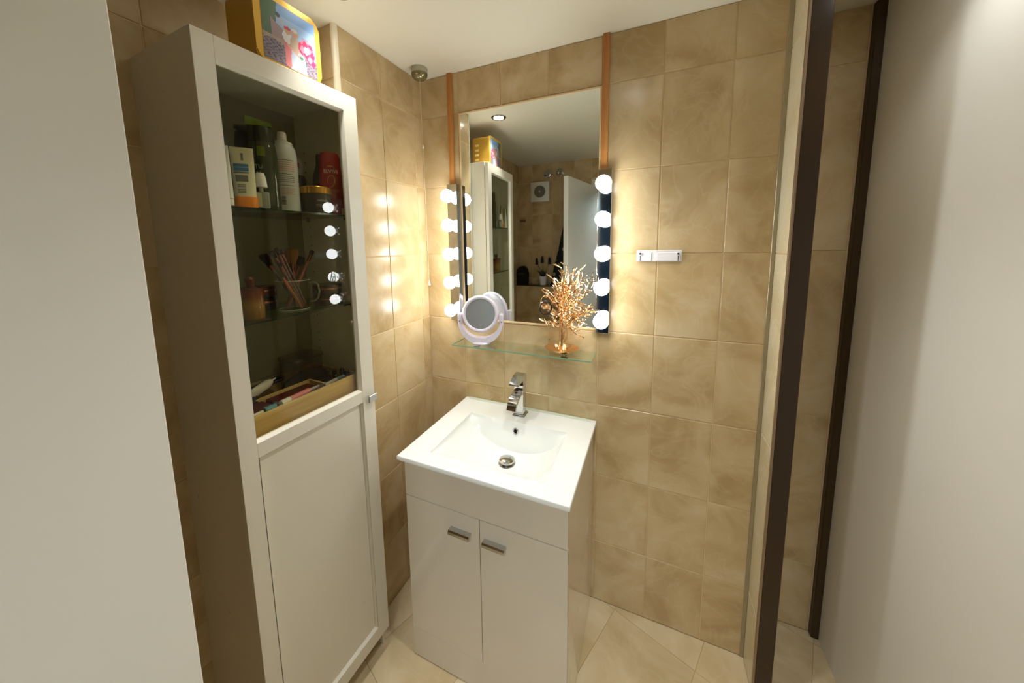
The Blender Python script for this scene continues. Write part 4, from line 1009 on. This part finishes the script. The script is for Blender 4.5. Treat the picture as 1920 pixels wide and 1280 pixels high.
for k in range(26):
    a = rnd.uniform(0, 6.28); l = rnd.uniform(.04, .085); o_ = rnd.uniform(.3, 1.0)
    bm = B(); c = Vector((.010*math.cos(a), .010*math.sin(a), .064)); tip = c+Vector((l*o_*math.cos(a)*.8, l*o_*.6*math.sin(a), l))
    tube(bm, [c, (c+tip)/2+Vector((0,0,.008)), tip], [.0015,.0028,.0005], 5); obj('leaf', bm, gm_, t)
for x, h in ((-.062,.245), (-.008,.260), (.062,.250)):
    bm = B(); tube(bm, [(x*.1,0,.07),(x*.5,0,.15),(x,0,h-.04)], .0018, 6); s_ = obj('stem', bm, gm_, t)
    bm = B()
    for i in range(7):
        for j in range(5):
            a = j*1.257+i*.6; bmesh.ops.create_icosphere(bm, subdivisions=1, radius=.0065, matrix=Matrix.Translation((x+.010*math.cos(a)*(1-.08*i), .010*math.sin(a)*(1-.08*i), h-.05+i*.0085)))
    obj('flower_head', bm, lv, s_)
t = thing('toiletry_bag', 'black rounded toiletry bag on the rear ledge in the mirror', 'bag', (-.165, YW+.056, 1.1305))
bm = B(); prism(bm, [(-.05,0),(.05,0),(.05,.10)] + [(.05-.05*(1-math.cos(R(a))), .10+.075*math.sin(R(a))) for a in range(15, 181, 15)], -.045, .045, 'y'); bmesh.ops.bevel(bm, geom=list(bm.edges), offset=.006, segments=2, affect='EDGES'); obj('fabric_body', bm, mat('black_fabric'), t)
bm = B(); tube(bm, [(-.03,.046,.10),(0,.047,.105),(.03,.046,.10)], .0015, 6); obj('zip', bm, M_chrome2, t)
t = thing('hanging_robe', 'dark floral robe hanging on the rear wall beside the white door', 'robe', (.262, YW, 1.72))
bm = B(); lathe(bm, [(0,0),(.02,0),(.02,.006),(0,.008)], 20, M=Matrix.Rotation(R(-90),4,'X')); tube(bm, [(0,.006,0),(0,.035,-.01),(0,.045,.012)], .004, 8); obj('hook', bm, M_chrome2, t)
bm = B(); rings = []
for i in range(15):
    k = i/14; z = -.005-.585*k; hw = .018+.112*k**.8
    row = []
    for j in range(28):
        a = 2*PI*j/28; f = 1+.12*math.sin(5*a+2*k*3)*k
        row.append(bm.verts.new((hw*f*math.cos(a)-.01*k, .046+(.016+.018*k)*f*math.sin(a), z)))
    rings.append(row)
for a_, b_ in zip(rings, rings[1:]):
    for j in range(28): bm.faces.new((a_[j], a_[(j+1)%28], b_[(j+1)%28], b_[j]))
bm.faces.new(rings[0]); bm.faces.new(rings[-1])
m = bpy.data.materials.new('floral_cloth'); m.use_nodes = True; N = m.node_tree.nodes; L = m.node_tree.links
tc = N.new('ShaderNodeTexCoord'); vo = N.new('ShaderNodeTexVoronoi'); vo.inputs['Scale'].default_value = 16; cr = N.new('ShaderNodeValToRGB')
cr.color_ramp.elements[0].position = .22; cr.color_ramp.elements[0].color = (*lin((168,160,130)),1); cr.color_ramp.elements[1].position = .34; cr.color_ramp.elements[1].color = (*lin((28,32,34)),1)
L.new(tc.outputs['Object'], vo.inputs['Vector']); L.new(vo.outputs['Distance'], cr.inputs[0]); L.new(cr.outputs[0], N['Principled BSDF'].inputs['Base Color']); N['Principled BSDF'].inputs['Roughness'].default_value = .85
obj('cloth', bm, m, t, angle=80)
